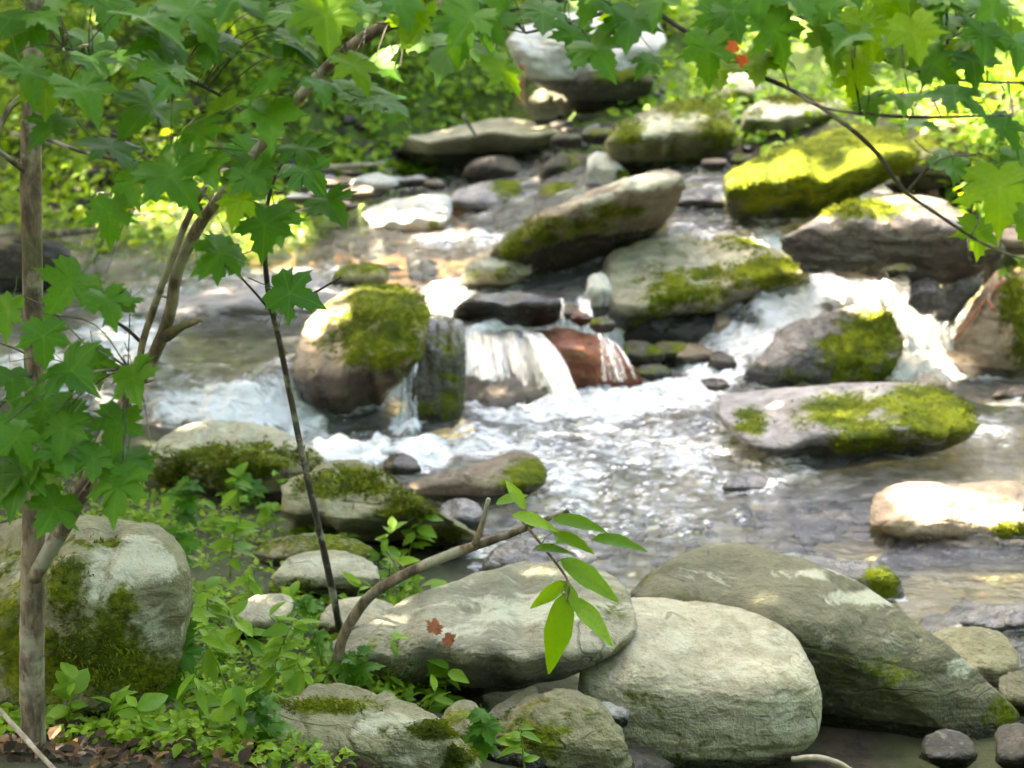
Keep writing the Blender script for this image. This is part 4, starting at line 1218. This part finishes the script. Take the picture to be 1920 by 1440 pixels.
# (centre x, centre y, width px, tip angle, tilt, kind)
LEAVES = [(138, 552, 130, 200, .3, 0), (18, 590, 95, 190, .4, 0), (88, 642, 120, 170, .4, 0), (140, 712, 130, 150, .5, 0), (258, 726, 128, 165, .3, 0), (80, 780, 150, 200, .6, 0), (236, 806, 118, 170, .4, 0), (150, 790, 110, 150, .7, 0),
          (60, 905, 155, 185, .35, 0), (236, 925, 135, 175, .3, 0), (150, 850, 120, 160, .5, 0), (205, 412, 112, 185, .15, 0), (190, 300, 130, 170, .4, 0), (322, 342, 150, 150, .5, 0), (470, 340, 120, 190, .4, 0), (305, 232, 160, 190, .6, 0),
          (145, 190, 135, 165, .4, 0), (80, 85, 175, 190, .3, 0), (20, 60, 130, 200, .4, 0), (415, 102, 140, 170, .6, 0), (255, 62, 150, 160, .8, 0), (200, 15, 140, 180, .7, 0), (345, 30, 140, 170, .7, 0), (500, 232, 130, 190, .5, 0), (565, 300, 110, 165, .4, 0),
          (440, 214, 130, 95, .9, 1), (442, 388, 120, 205, .2, 1), (470, 350, 110, 160, .3, 0), (505, 430, 120, 170, .4, 0), (415, 492, 115, 200, .4, 0), (630, 392, 105, 140, .6, 0), (330, 165, 130, 200, .6, 0), (240, 130, 120, 180, .7, 0),
          (450, 30, 130, 170, .7, 0), (600, 45, 150, 190, .3, 1), (540, 110, 120, 170, .7, 0), (690, 40, 120, 175, .6, 0), (660, 190, 140, 175, .7, 0), (590, 180, 110, 190, .6, 0), (380, 260, 120, 180, .6, 0), (250, 350, 100, 180, .5, 0),
          (110, 250, 110, 190, .6, 0), (740, 225, 60, 185, .1, 0), (700, 150, 120, 150, .8, 0), (520, 170, 130, 190, .6, 0), (30, 150, 130, 190, .6, 0), (390, 330, 100, 170, .6, 0), (560, 20, 130, 180, .6, 0), (120, 20, 120, 170, .6, 0), (760, 60, 120, 190, .4, 1), (650, 130, 100, 180, .6, 1),
          (20, 720, 90, 180, .6, 0), (20, 830, 110, 175, .6, 0), (290, 880, 80, 170, .6, 0), (110, 960, 110, 190, .6, 0)]
_lr = random.Random(77)
for _ in range(16):
    LEAVES.append((_lr.uniform(-20, 720), _lr.uniform(-30, 300) * _lr.uniform(.5, 1), _lr.uniform(85, 140), _lr.uniform(140, 220), _lr.uniform(.5, .95), int(_lr.random() < .22)))
for _ in range(16):
    LEAVES.append((_lr.uniform(-20, 250), _lr.uniform(560, 960), _lr.uniform(80, 130), _lr.uniform(150, 210), _lr.uniform(.4, .8), 0))
for i, (x, y, wd, tip, tl, kind) in enumerate(LEAVES):
    r_ = random.Random(i + 5)
    yy = 4.25 + r_.uniform(-.15, .2)
    size = wd / 1.15 * yy / FPX
    t = math.radians(tip)
    hx, hy = .35 * wd * math.sin(t), -.35 * wd * math.cos(t) * math.cos(tl)
    P_ = PY(x - hx, y - hy, yy)
    if y < 330 and not kind:
        tl = max(tl, .78) + r_.uniform(0, .2)
    ms = (MAPLE_BACKLIT if kind else MAPLE)
    put_leaf(ms[i % len(ms)], root, P_, size * r_.uniform(.85, 1.1), tip + r_.uniform(-22, 22), tl + r_.uniform(-.15, .3), r_.uniform(-.6, .6))
    twig_to(P_ + np.array([0, 0, .02]), paths, root, M_darkbark, i)

# ------------------------------------------------------------------ thin dark stem in the middle left
D1, D1r = px_path([(638, 1200, 15), (630, 1140, 15), (602, 1010, 14), (562, 830, 13), (526, 650, 12), (502, 540, 11), (497, 430, 9), (512, 340, 7), (545, 280, 6)], 6.75, 5.9)
rt = empty('thin_sapling', tuple(D1[0]))
tag(rt, 'thin dark bare stem leaning left with a few maple leaves, before the upright mossy boulder', 'sapling')
tube('stem', D1, D1r, M_darkbark, rt, 8, 50, .12, 12)
shoots(D1, D1r, rt, M_darkbark, 7, 3)
D2, D2r = px_path([(505, 580, 6), (470, 540, 5), (432, 500, 4)], 6.2, 6.15)
tube('twig', D2, D2r, M_darkbark, rt, 5, 8, .1, 13)
D3, D3r = px_path([(500, 540, 6), (560, 560, 5), (640, 520, 4)], 6.2, 6.15)
tube('twig', D3, D3r, M_darkbark, rt, 5, 8, .1, 13)
for i, (x, y, wd, tip, tl) in enumerate([(548, 552, 120, 110, .4), (410, 492, 110, 250, .5), (520, 420, 110, 170, .6), (575, 330, 110, 140, .5), (470, 300, 110, 200, .5)]):
    yy = 6.1
    t = math.radians(tip)
    P_ = PY(x - .3 * wd * math.sin(t), y + .3 * wd * math.cos(t), yy)
    put_leaf(MAPLE[(i + 2) % 6], rt, P_, wd / 1.15 * yy / FPX, tip, tl)
    twig_to(P_, [np.array(D1), np.array(D2), np.array(D3)], rt, M_darkbark, i + 90)

# ------------------------------------------------------------------ low branch with long leaves
B1, B1r = px_path([(632, 1235, 22), (650, 1180, 22), (700, 1112, 22), (790, 1062, 22), (885, 1025, 20), (960, 1000, 15), (1020, 975, 11), (1065, 958, 9)], 5.75, 5.5)
rb = empty('low_branch', tuple(B1[0]))
tag(rb, 'low bent grey branch with long pointed green leaves over the near pool edge', 'branch')
tube('stem', B1, B1r, M_bark, rb, 9, 40, .12, 21)
shoots(B1, B1r, rb, M_bark, 5, 4)
B2, B2r = px_path([(890, 1022, 14), (905, 980, 11), (916, 935, 9)], 5.58, 5.55)
tube('broken_stub', B2, B2r, M_bark, rb, 8, 8, .15, 22)
B3, B3r = px_path([(990, 990, 7), (1030, 1040, 6), (1065, 1090, 5), (1062, 1130, 4)], 5.5, 5.4)
tube('twig', B3, B3r, M_bark, rb, 6, 10, .1, 23)
for i, (x, y, L, tip, tl, kd) in enumerate([(985, 955, 75, 330, .3, 0), (960, 965, 95, 110, .7, 0), (1035, 975, 110, 95, .8, 1), (1035, 1000, 90, 120, .8, 1), (1110, 1012, 110, 92, .9, 1), (1050, 1048, 140, 128, .5, 0), (1065, 1090, 90, 235, .3, 1), (1060, 1092, 70, 160, .6, 0), (1062, 1110, 165, 192, .15, 1), (1068, 1120, 130, 150, .8, 0), (1000, 1030, 80, 80, .9, 1), (930, 945, 70, 60, .6, 0), (1040, 1020, 70, 60, .9, 0)]):
    yy = 5.45
    put_leaf(OVAL_D[kd], rb, PY(x, y, yy), L * yy / FPX, tip, tl)
    twig_to(PY(x, y, yy), [np.array(B1), np.array(B3)], rb, M_bark, i + 130, .3)

# ------------------------------------------------------------------ maple on the right whose boughs hang into the top of the view
mt_base = np.array([2.35, 4.6, float(ground_z(2.35, 4.6)[0]) - .05])
mt = empty('maple_tree', tuple(mt_base))
tag(mt, 'maple boughs with large green leaves hanging across the top right', 'tree')
tube('trunk', [mt_base, mt_base + [.05, 0, 1.5], mt_base + [.0, .1, 3.2], mt_base + [.1, .2, 5.5], mt_base + [.2, .3, 8]], [.13, .11, .10, .08, .04], M_bark, mt, 12, 40, .08, 31)
LB = [mt_base + [0, .1, 3.2], np.array([1.5, 4.5, 3.7]), np.array([.6, 4.4, 3.55]), np.array([-.2, 4.35, 3.4]), np.array([-.9, 4.3, 3.3])]
tube('bough', LB, [.045, .035, .026, .018, .008], M_bark, mt, 8, 30, .08, 32)
twigs = []
for rows, y0, y1 in [([(1150, -160, 12), (1190, -20, 11), (1290, 62, 10), (1400, 130, 10), (1480, 166, 9), (1562, 216, 9), (1640, 282, 9), (1690, 352, 8), (1752, 398, 7), (1850, 460, 6), (1960, 500, 5)], 4.4, 4.1),
                     ([(1360, -140, 11), (1430, 0, 9), (1500, 30, 9), (1600, 82, 8), (1690, 124, 7), (1800, 150, 6), (1940, 156, 5)], 4.4, 4.2),
                     ([(1290, -140, 10), (1250, -20, 8), (1160, 15, 8), (1060, 45, 7), (985, 62, 5)], 4.4, 4.25),
                     ([(1080, -100, 8), (1000, 2, 7), (900, 30, 6), (800, 60, 5)], 4.4, 4.3),
                     ([(1900, -140, 10), (1860, -20, 8), (1790, 60, 6), (1750, 130, 5)], 4.4, 4.25),
                     ([(1900, 215, 5), (1740, 220, 6), (1640, 215, 7), (1540, 200, 7), (1480, 166, 8)], 4.05, 4.25),
                     ([(1700, 360, 6), (1760, 300, 5), (1830, 290, 4)], 4.2, 4.15)]:
    Pp, Rr = px_path(rows, y0, y1)
    tube('twig', Pp, Rr, M_darkbark, mt, 6, 36, .1, 33)
    twigs.append(np.array(Pp))
TL = [(865, 60, 160, 200, .5, 0), (930, 50, 140, 160, .4, 0), (860, 105, 190, 190, .8, 0), (960, 130, 130, 130, .7, 1), (1180, 60, 140, 190, .3, 0), (1130, 112, 140, 150, .5, 0), (1070, 80, 120, 180, .6, 0), (1010, 40, 120, 190, .6, 0), (1110, 15, 120, 180, .7, 0),
      (1445, 75, 155, 175, .2, 0), (1318, 108, 130, 195, .2, 0), (1345, 45, 130, 190, .3, 0), (1385, 30, 120, 160, .5, 0), (1560, 95, 150, 165, .5, 1), (1610, 60, 130, 185, .5, 1), (1680, 30, 130, 170, .5, 1), (1730, 70, 130, 150, .4, 1), (1620, 110, 130, 170, .5, 1),
      (1745, 140, 130, 160, .5, 0), (1800, 190, 150, 130, .8, 0), (1830, 130, 110, 170, .6, 0), (1480, 10, 130, 180, .7, 0), (1590, 5, 160, 180, .8, 0), (1610, 155, 100, 170, .6, 1), (1690, 110, 120, 180, .5, 1), (1530, 40, 130, 190, .5, 0),
      (1862, 375, 180, 190, .25, 1), (1835, 450, 115, 175, .4, 1), (1800, 312, 140, 120, .8, 0), (1900, 310, 120, 200, .7, 0), (1730, 245, 90, 120, .9, 0), (1880, 250, 120, 160, .7, 0), (1910, 420, 130, 180, .5, 1), (1760, 20, 120, 170, .6, 0), (1850, 40, 130, 180, .6, 0), (1900, 100, 120, 180, .6, 0),
      (1260, 20, 120, 180, .6, 0), (790, 50, 130, 190, .5, 1), (740, 20, 120, 180, .6, 0), (1220, 130, 80, 190, .5, 0), (900, 0, 140, 170, .6, 0), (1640, 200, 90, 160, .8, 0), (1425, 0, 110, 180, .5, 0), (1700, 200, 90, 170, .8, 0), (1660, 0, 120, 190, .6, 1)]
for _ in range(20):
    TL.append((_lr.uniform(1330, 1940), _lr.uniform(-30, 230) * _lr.uniform(.4, 1), _lr.uniform(80, 130), _lr.uniform(140, 220), _lr.uniform(.5, .95), int(_lr.random() < .45)))
for _ in range(5):
    TL.append((_lr.uniform(720, 1300), _lr.uniform(-30, 70), _lr.uniform(80, 130), _lr.uniform(140, 220), _lr.uniform(.5, .95), int(_lr.random() < .25)))
for i, (x, y, wd, tip, tl, kind) in enumerate(TL):
    r_ = random.Random(i + 300)
    yy = 4.15 + r_.uniform(-.12, .15)
    t = math.radians(tip)
    P_ = PY(x - .35 * wd * math.sin(t), y + .35 * wd * math.cos(t) * math.cos(tl), yy)
    ms = (MAPLE_BACKLIT if kind else MAPLE)
    put_leaf(ms[i % len(ms)], mt, P_, wd * .88 / 1.15 * yy / FPX, tip + r_.uniform(-22, 22), tl + r_.uniform(-.15, .3), r_.uniform(-.6, .6))
    twig_to(P_ + np.array([0, 0, .01]), twigs, mt, M_darkbark, i + 300, .4)
for (x, y, wd, tip, tl) in [(1382, 86, 30, 250, .3), (1392, 104, 28, 185, .1)]:
    o = put_leaf(MAPLE_R[0], mt, PY(x, y, 3.85), wd / 1.15 * 3.85 / FPX, tip, tl, .3)
    o['label'] = 'withered red leaf on the twig'

# ------------------------------------------------------------------ herbs on the near bank
def herb(px, py, z, h, n, seed, label, group, lsize):
    r_ = random.Random(seed)
    b = PZ(px, py, z)
    b[2] = float(ground_z(b[0], b[1])[0]) - .01
    hr = empty('woodland_herb', tuple(b))
    tag(hr, label, 'plant', group)
    lean = np.array([r_.uniform(-.35, .35), r_.uniform(-.35, .1), 1.0])
    top = b + lean * h
    mid = (b + top) / 2 + np.array([0, 0, .15 * h])
    tube('stem', [b, mid, top], [.004, .003, .0015], M_herb, hr, 5, 8, 0)
    for k in range(n):
        s = .3 + .7 * k / max(1, n - 1)
        p_ = b * (1 - s) ** 2 + 2 * mid * s * (1 - s) + top * s * s
        ms = MAPLE if seed % 5 == 0 else OVAL_H if seed % 3 == 0 else OVAL
        put_leaf(ms[(seed + k) % len(ms)], hr, p_, lsize * r_.uniform(.55, 1.35), r_.uniform(0, 360), r_.uniform(.5, 1.35), r_.uniform(-.4, .4))


HS = [(330, 1010), (400, 1000), (450, 960), (520, 960), (580, 985), (360, 1100), (430, 1080), (470, 1140), (390, 1180), (330, 1250), (260, 1290), (420, 1250), (480, 1230), (540, 1200), (560, 1150), (610, 1240), (660, 1130), (720, 1090), (760, 1120),
      (220, 1350), (300, 1340), (360, 1320), (440, 1330), (500, 1290), (590, 1300), (650, 1260), (700, 1040), (760, 1050), (800, 1320), (830, 1300), (780, 1260), (200, 1410), (280, 1430), (460, 1420), (380, 1400), (520, 1410), (130, 1420), (720, 1250), (850, 1140), (330, 960),
      (900, 1390), (985, 1390), (1190, 1270), (640, 1010), (420, 900), (480, 920), (550, 940)]
ORD = ['leftmost', 'second from the left', 'third from the left', 'fourth from the left', 'fifth from the left', 'sixth from the left', 'seventh from the left', 'eighth from the left', 'ninth from the left', 'tenth from the left', 'eleventh from the left', 'twelfth from the left']
MARKS = [(300, 1030, 'right of the big blotched boulder'), (230, 1380, 'at the bottom left below the blotched boulder'), (480, 930, 'below the pale topped boulder by the chute'), (420, 1130, 'left of the thin dark stem'), (430, 1300, 'in the green patch at the lower left'),
         (620, 1220, 'at the foot of the thin dark stem'), (720, 1070, 'under the low bent branch'), (830, 1290, 'in front of the flat topped boulder'), (1000, 1390, 'on the dark mossy rock at the bottom'), (500, 1410, 'beside the bottom centre rock')]
near = [min(range(len(MARKS)), key=lambda m: (MARKS[m][0] - x) ** 2 + (MARKS[m][1] - y) ** 2) for x, y in HS]
hlab = []
for i, m in enumerate(near):
    order = sorted((HS[j][0], j) for j in range(len(HS)) if near[j] == m)
    k = [j for _, j in order].index(i)
    hlab.append('green leafy herb %s, %s there' % (MARKS[m][2], ORD[k]) if len(order) > 1 else 'green leafy herb growing ' + MARKS[m][2])
for i, (x, y) in enumerate(HS):
    z = float(np.interp(y, [900, 1000, 1200, 1440], [.2, .25, .42, .62]))
    if x > 750:
        z -= .15
    herb(x, y, z, random.Random(i).uniform(.12, .30), random.Random(i).randint(7, 13), 500 + i, hlab[i], 'herbs on the near bank', .085)

# dead leaves caught on the foreground boulder
for (x, y, s, tip) in [(812, 1185, 36, 20), (835, 1195, 32, 120)]:
    yy = 6.15
    o = put_leaf(DEADL[tip == 20], None, PY(x, y, yy), s * yy / FPX, tip, .5, .4, 'dead_leaf')
    tag(o, 'rust brown dead leaf, the %s of two caught on the flat topped foreground boulder' % ('upper' if tip == 20 else 'lower'), 'leaf')


# ------------------------------------------------------------------ scattered foliage
def leaf_stuff(name, pts, sizes, mat, label, cat, upb=.9, seed=0, tint=None, kind='stuff', parent=None, lob=False):
    """many small pointed leaves as one mesh"""
    r = np.random.default_rng(seed)
    n = len(pts)
    nrm = r.normal(size=(n, 3)) * .6
    nrm[:, 2] = np.abs(nrm[:, 2]) + upb
    nrm[:, 1] -= .35
    nrm /= np.linalg.norm(nrm, axis=1)[:, None]
    d = r.normal(size=(n, 3))
    d[:, 2] -= .3
    d -= nrm * (d * nrm).sum(1)[:, None]
    d /= np.linalg.norm(d, axis=1)[:, None] + 1e-9
    x = np.cross(d, nrm)
    tpl = np.array([(0, 0, 0), (.26, .3, .06), (.30, .58, .02), (0, 1, -.22), (-.30, .58, .02), (-.26, .3, .06), (0, .5, -.05)])
    s = np.asarray(sizes)[:, None]
    V = np.empty((n, 7, 3))
    for k, (a, b, c) in enumerate(tpl):
        V[:, k] = pts + s * (a * x + b * d + c * nrm)
    tri = np.array([(0, 1, 6), (1, 2, 6), (2, 3, 6), (3, 4, 6), (4, 5, 6), (5, 0, 6)])
    Fc = (tri[None] + (np.arange(n) * 7)[:, None, None]).reshape(-1, 3)
    t = r.random(n) if tint is None else tint
    o = link_mesh(name, V.reshape(-1, 3), Fc, mat, parent, smooth=False, attrs={'tint': np.repeat(t, 7)})
    if label:
        tag(o, label, cat, kind=kind)
    return o


def scatter_px(boxes, seed, hmax, clump=None):
    """points above the ground, sown over photograph areas (cx, cy, rx, ry, z guess, count)"""
    r = np.random.default_rng(seed)
    out = []
    for (cx, cy, rx, ry, zg, n) in boxes:
        for _ in range(n):
            a, q = r.uniform(0, 2 * math.pi), math.sqrt(r.random())
            p_ = PZ(cx + rx * q * math.cos(a), cy + ry * q * math.sin(a), zg)
            out.append(p_)
    out = np.array(out)
    out[:, 2] = ground_z(out[:, 0], out[:, 1])
    cl = .5 + .5 * fbm(out * 2.3 * np.array([1, 1, 0]), 3, seed)
    out[:, 2] += hmax * cl * r.random(len(out)) ** .8
    return out[cl > .26]


p = scatter_px([(440, 1220, 330, 160, .45, 2900), (330, 1360, 300, 50, .62, 300), (480, 1030, 210, 80, .25, 450), (700, 1110, 90, 60, .25, 300), (760, 1290, 90, 40, .35, 130), (340, 940, 130, 60, .25, 250), (130, 950, 190, 60, .3, 500), (60, 860, 260, 60, .22, 600), (-150, 1000, 200, 120, .4, 500), (180, 1350, 240, 60, .68, 650), (420, 1400, 250, 40, .66, 450), (640, 1090, 130, 60, .3, 400)], 3, .10)
leaf_stuff('ground_cover', p, rng.uniform(.018, .052, len(p)), M_cover, 'low green ground cover on the near bank', 'ground cover', 1.1, 4)
p = scatter_px([(1640, 110, 330, 110, 1.5, 3200), (1880, 320, 120, 70, 1.1, 1000), (1280, 140, 120, 50, 1.35, 350), (900, 170, 120, 30, 1.15, 350), (640, 270, 140, 40, .85, 450), (300, 220, 420, 100, 1.1, 5200), (300, 60, 500, 70, 1.7, 4200), (750, 90, 260, 70, 1.5, 2400), (760, 180, 170, 60, 1.15, 1400), (1280, 90, 160, 60, 1.6, 700), (1380, 250, 60, 30, 1.1, 150), (1880, 150, 90, 90, 1.5, 700)], 5, .30)
leaf_stuff('understory', p, rng.uniform(.05, .15, len(p)), M_cover, 'leafy green undergrowth covering the far bank', 'undergrowth', .7, 6)
p = scatter_px([(640, 300, 120, 40, .7, 260), (300, 300, 300, 40, .8, 320), (420, 140, 420, 90, 1.4, 500), (1380, 180, 120, 60, 1.3, 160), (450, 1400, 420, 60, .62, 260), (200, 1430, 260, 40, .7, 200), (1200, 200, 120, 40, 1.2, 80)], 8, .02)
leaf_stuff('leaf_litter', p + np.array([0, 0, .012]), rng.uniform(.015, .065, len(p)), M_litter, 'brown fallen leaves littering both banks', 'leaf litter', 1.3, 9, rng.random(len(p)) ** 2.6)

# shrubs on the far bank, each with stems and foliage
for i, (x, y, z, rad, lab) in enumerate([(430, 240, 1.0, .55, 'leafy shrub on the far bank behind the leaning maple stem'), (150, 230, 1.0, .6, 'leafy shrub on the far bank near the left edge'), (700, 235, .95, .35, 'small bright shrub left of the flat slab'),
                                         (870, 165, 1.15, .32, 'small shrub behind the flat slab'), (1250, 165, 1.25, .35, 'pale green shrub right of the dark mossy topped boulder'), (1620, 150, 1.45, .6, 'leafy shrub behind the lichen crusted boulder'), (1850, 330, 1.1, .45, 'dark leafy shrub right of the whale backed boulder'),
                                         (1750, 110, 1.6, .6, 'dense shrub at the upper right of the far bank'), (560, 120, 1.5, .6, 'leafy shrub high on the left far bank'), (800, 165, 1.2, .5, 'leafy shrub just above the left end of the flat slab'), (620, 215, 1.05, .5, 'bright leafy shrub beyond the sunlit shallows'), (730, 85, 1.6, .6, 'leafy shrub high on the bank left of the large pale boulder'), (930, 110, 1.5, .4, 'small leafy shrub just left of the large pale boulder'), (300, 130, 1.45, .6, 'leafy shrub high behind the left sapling leaves')]):
    r = np.random.default_rng(60 + i)
    b = PZ(x, y, z)
    b[2] = float(ground_z(b[0], b[1])[0]) - .02
    sh = empty('shrub', tuple(b))
    tag(sh, lab, 'shrub')
    n = int(620 * rad)
    for q in range(5):
        dv = np.array([r.normal() * rad * .5, r.normal() * rad * .4, rad * r.uniform(.7, 1.2)])
        tube('stem', [b, b + dv * .5 + [0, 0, .06], b + dv], [.009, .006, .003], M_darkbark, sh, 5, 8, .1, q)
    pts = r.normal(size=(n, 3)) * np.array([rad * .5, rad * .4, rad * .3]) + np.array([0, 0, rad * .75])
    pts[:, 2] = np.abs(pts[:, 2])
    leaf_stuff('foliage', pts, r.uniform(.06, .13, n), M_cover, None, None, .7, 70 + i, parent=sh)

# pebbles and broken stone filling the gaps between the rocks
gp = scatter_px([(650, 350, 170, 40, .6, 260), (1000, 350, 130, 50, .7, 200), (1300, 320, 120, 60, .9, 80), (1000, 1420, 200, 40, .2, 110), (300, 340, 300, 40, .7, 200), (1100, 230, 160, 50, 1.1, 110), (1830, 1200, 120, 80, -.05, 70), (1400, 1000, 480, 90, -.12, 160), (600, 470, 260, 60, .38, 160)], 21, .01)
gv, gf = ico(2)
V, Fc, tn_ = [], [], []
for k, c in enumerate(gp):
    sz = rng.uniform(.02, .07) * (1.5 if rng.random() < .15 else 1)
    st = gv * np.array([rng.uniform(.8, 1.5), rng.uniform(.8, 1.3), rng.uniform(.45, .9)])
    st = st * (1 + .28 * vnoise(gv * 1.6 + k * 3.1, 5))[:, None] * sz
    a = rng.uniform(0, 6.28)
    st = st @ np.array([[math.cos(a), math.sin(a), 0], [-math.sin(a), math.cos(a), 0], [0, 0, 1]])
    Fc.extend(gf + len(V))
    V.extend(st + c + np.array([0, 0, sz * .2]))
    tn_.extend([rng.uniform(.2, 1.1)] * len(gv))
pb = link_mesh('pebbles', np.array(V), Fc, rock_mat('dark'), attrs={'moss': np.zeros(len(V)), 'lichen': np.zeros(len(V)), 'wet': np.array(tn_)})
tag(pb, 'small stones and gravel filling the gaps between the rocks', 'pebbles', kind='stuff')

# ------------------------------------------------------------------ fallen wood
def stick(name, label, rows, y0, y1, mat, cat='branch', knob=.12):
    Pp, Rr = px_path(rows, y0, y1)
    o = tube(name, Pp, Rr, mat, None, 8, 24, knob, len(label))
    tag(o, label, cat)


a, b = PZ(1795, 640, .12)[1], PZ(1870, 535, .5)[1]
stick('fallen_branch', 'red brown forked stick leaning on the sunlit boulder beside the cascade', [(1788, 640, 7), (1815, 605, 9), (1845, 565, 10), (1885, 522, 9)], 12.0, 12.2, M_redb)
stick('fallen_branch', 'short red brown stick across the forked one beside the cascade', [(1862, 580, 6), (1853, 560, 8), (1862, 535, 8)], 11.95, 12.1, M_redb)
stick('fallen_branch', 'pale stick on the ground at the bottom left corner', [(-20, 1310, 9), (30, 1365, 11), (80, 1420, 10), (130, 1470, 8)], 4.75, 4.55, M_paleb)
stick('fallen_branch', 'pale bleached stick at the bottom edge beside the smooth boulder', [(1485, 1424, 12), (1530, 1421, 14), (1570, 1430, 12), (1600, 1446, 8)], 6.0, 5.9, M_paleb)
stick('fallen_branch', 'grey fallen branch lying in the upper pool at the left edge', [(-40, 478, 22), (40, 448, 22), (110, 438, 16), (190, 430, 9)], 14.2, 14.6, M_bark)
stick('fallen_branch', 'brown broken stem standing behind the flat slab', [(978, 196, 18), (976, 160, 16), (980, 120, 14)], 17.0, 17.0, M_redb)
stick('fallen_log', 'dark fallen log on the far bank behind the top maple leaves', [(560, 150, 30), (650, 95, 34), (760, 60, 30), (900, 40, 24)], 19.0, 19.6, M_bark, 'log')
stick('fallen_branch', 'long thin branch lying across the left far bank', [(20, 250, 10), (160, 275, 12), (320, 262, 10), (470, 280, 7)], 17.0, 17.3, M_paleb)
stick('fallen_branch', 'thin pale branch lying on the far shore below the shrub', [(560, 318, 8), (640, 312, 9), (720, 306, 7)], 16.6, 16.8, M_paleb)
stick('fallen_branch', 'slender stick poking up before the flat slab', [(868, 215, 6), (888, 248, 5), (895, 258, 4)], 15.0, 14.9, M_darkbark)

# ------------------------------------------------------------------ canopy trees left of and beyond the frame that shade the stream
PATCH = [(PZ(640, 620, .45), .28), (PZ(640, 460, .4), .95), (PZ(420, 430, .4), .7), (PZ(850, 560, .4), .32), (PZ(1790, 665, .1), .45), (PZ(1860, 590, .4), .5), (PZ(1800, 930, .15), .30), (PZ(1450, 195, 1.3), .19),
         (PZ(1090, 60, 1.75), .5), (PZ(640, 850, .02), .19), (PZ(1110, 765, .02), .19), (PZ(1890, 200, 1.5), .5), (PZ(1650, 60, 1.7), .5), (PZ(300, 60, 1.8), .6), (PZ(480, 200, 1.1), .4), (PZ(640, 290, .75), .4), (PZ(1520, 530, .5), .2), (PZ(1640, 825, .15), .16), 
         (PY(600, 60, 4.3), .19), (PY(460, 390, 4.3), .17), (PY(1690, 80, 4.2), .2), (PY(1870, 390, 4.2), .18), (PZ(740, 570, .6), .14)]
cr = np.random.default_rng(99)
trees = [(-7.5, 6.0, 8.2), (-9.0, 12.0, 9.0), (-5.0, 27.5, 9.0), (-12.5, 8.0, 9.0), (-9.0, 19.0, 9.0), (-13.5, 16.0, 9.0)]
NC = 44000
allp = np.stack([cr.uniform(-16.5, -1.5, NC), cr.uniform(3.5, 30.0, NC), cr.uniform(4.6, 9.0, NC)], 1)
owner = np.argmin(np.stack([np.hypot(allp[:, 0] - t[0], allp[:, 1] - t[1]) for t in trees], 1), axis=1)
tt = (allp[:, 2] - .4) / SUN[2]
ok = np.ones(len(allp), bool)
for c, rad in PATCH:  # crown leaves left out along sun rays, so these spots are lit
    t_ = (allp[:, 2] - c[2]) / SUN[2]
    q = allp - SUN[None] * t_[:, None]
    d = np.hypot(q[:, 0] - c[0], q[:, 1] - c[1])
    ok &= d > (rad * 1.15 + .2 if rad > .2 else rad)
q = allp - SUN[None] * tt[:, None]
dap = fbm(np.stack([q[:, 0] * 1.6, q[:, 1] * 1.6, 0 * q[:, 0]], 1), 2, 77)
ok &= ~((dap > np.where(q[:, 0] < 1.5, .08, .12)) & (q[:, 1] > np.where(q[:, 0] > 1, 17.4, 16.2)))
allp = allp[ok]
owner = owner[ok]
tl_ = ['tall shade tree on the near left bank beside the stream, outside the view', 'tall shade tree left of the upper pool, outside the view', 'tall shade tree upslope on the left far bank, above the view', 'tall shade tree further left on the near bank, outside the view', 'tall shade tree far left on the slope, outside the view', 'tall shade tree farthest left of the stream, outside the view']
for i, (x, y, h) in enumerate(trees):
    b = np.array([x, y, float(ground_z(x, y)[0]) - .1])
    tr = empty('canopy_tree', tuple(b))
    tag(tr, tl_[i], 'tree', 'shade trees around the stream')
    tube('trunk', [b, b + [.1, .1, 3], b + [0, .2, 6], b + [.1, 0, h]], [.26, .21, .16, .05], M_bark, tr, 12, 30, .06, i)
    pp = allp[owner == i]
    if len(pp) == 0:
        continue
    rr = np.random.default_rng(i)
    for k in range(9):
        e = pp[rr.integers(len(pp))]
        s = b + [0.05, .1, rr.uniform(4.0, 6.5)]
        tube('limb', [s, (s + e) / 2 + [0, 0, .5], e], [.09, .06, .02], M_bark, tr, 7, 10, .06, k)
    leaf_stuff('crown', pp - b, rr.uniform(.28, .48, len(pp)), M_canopy, None, None, 1.0, 40 + i, parent=tr)

# more unseen forest behind and beside the viewer, added to block low sky light
ring = [(-6.5, -3.5), (-2.5, -6.5), (2.5, -6.5), (6.5, -3.5), (8.5, 2.5), (9.5, 8.5), (10.5, 14.5), (-8.5, 1.0), (-11.0, 24.0)]
rl = ['behind the viewer on the left', 'straight behind the viewer, left one', 'straight behind the viewer, right one', 'behind the viewer on the right', 'right of the viewer', 'right of the lower pool', 'right of the upper cascade', 'left of the viewer', 'far off left on the slope']
for i, (x, y) in enumerate(ring):
    b = np.array([x, y, float(ground_z(x, y)[0]) - .1])
    tr = empty('forest_tree', tuple(b))
    tag(tr, 'leafy forest tree %s, outside the view' % rl[i], 'tree', 'forest trees on the near side')
    tube('trunk', [b, b + [.1, .1, 3], b + [0, .2, 6], b + [.1, 0, 10]], [.26, .21, .16, .05], M_bark, tr, 10, 24, .06, i)
    rr = np.random.default_rng(200 + i)
    n = 1500
    d = rr.normal(size=(n, 3))
    d /= np.linalg.norm(d, axis=1)[:, None]
    pp = d * (rr.random(n) ** .4)[:, None] * np.array([3.0, 3.0, 4.2]) + np.array([0, 0, 5.4])
    pp = pp[pp[:, 2] > .8]
    leaf_stuff('crown', pp, rr.uniform(.4, .7, len(pp)), M_canopy, None, None, .4, 240 + i, parent=tr)
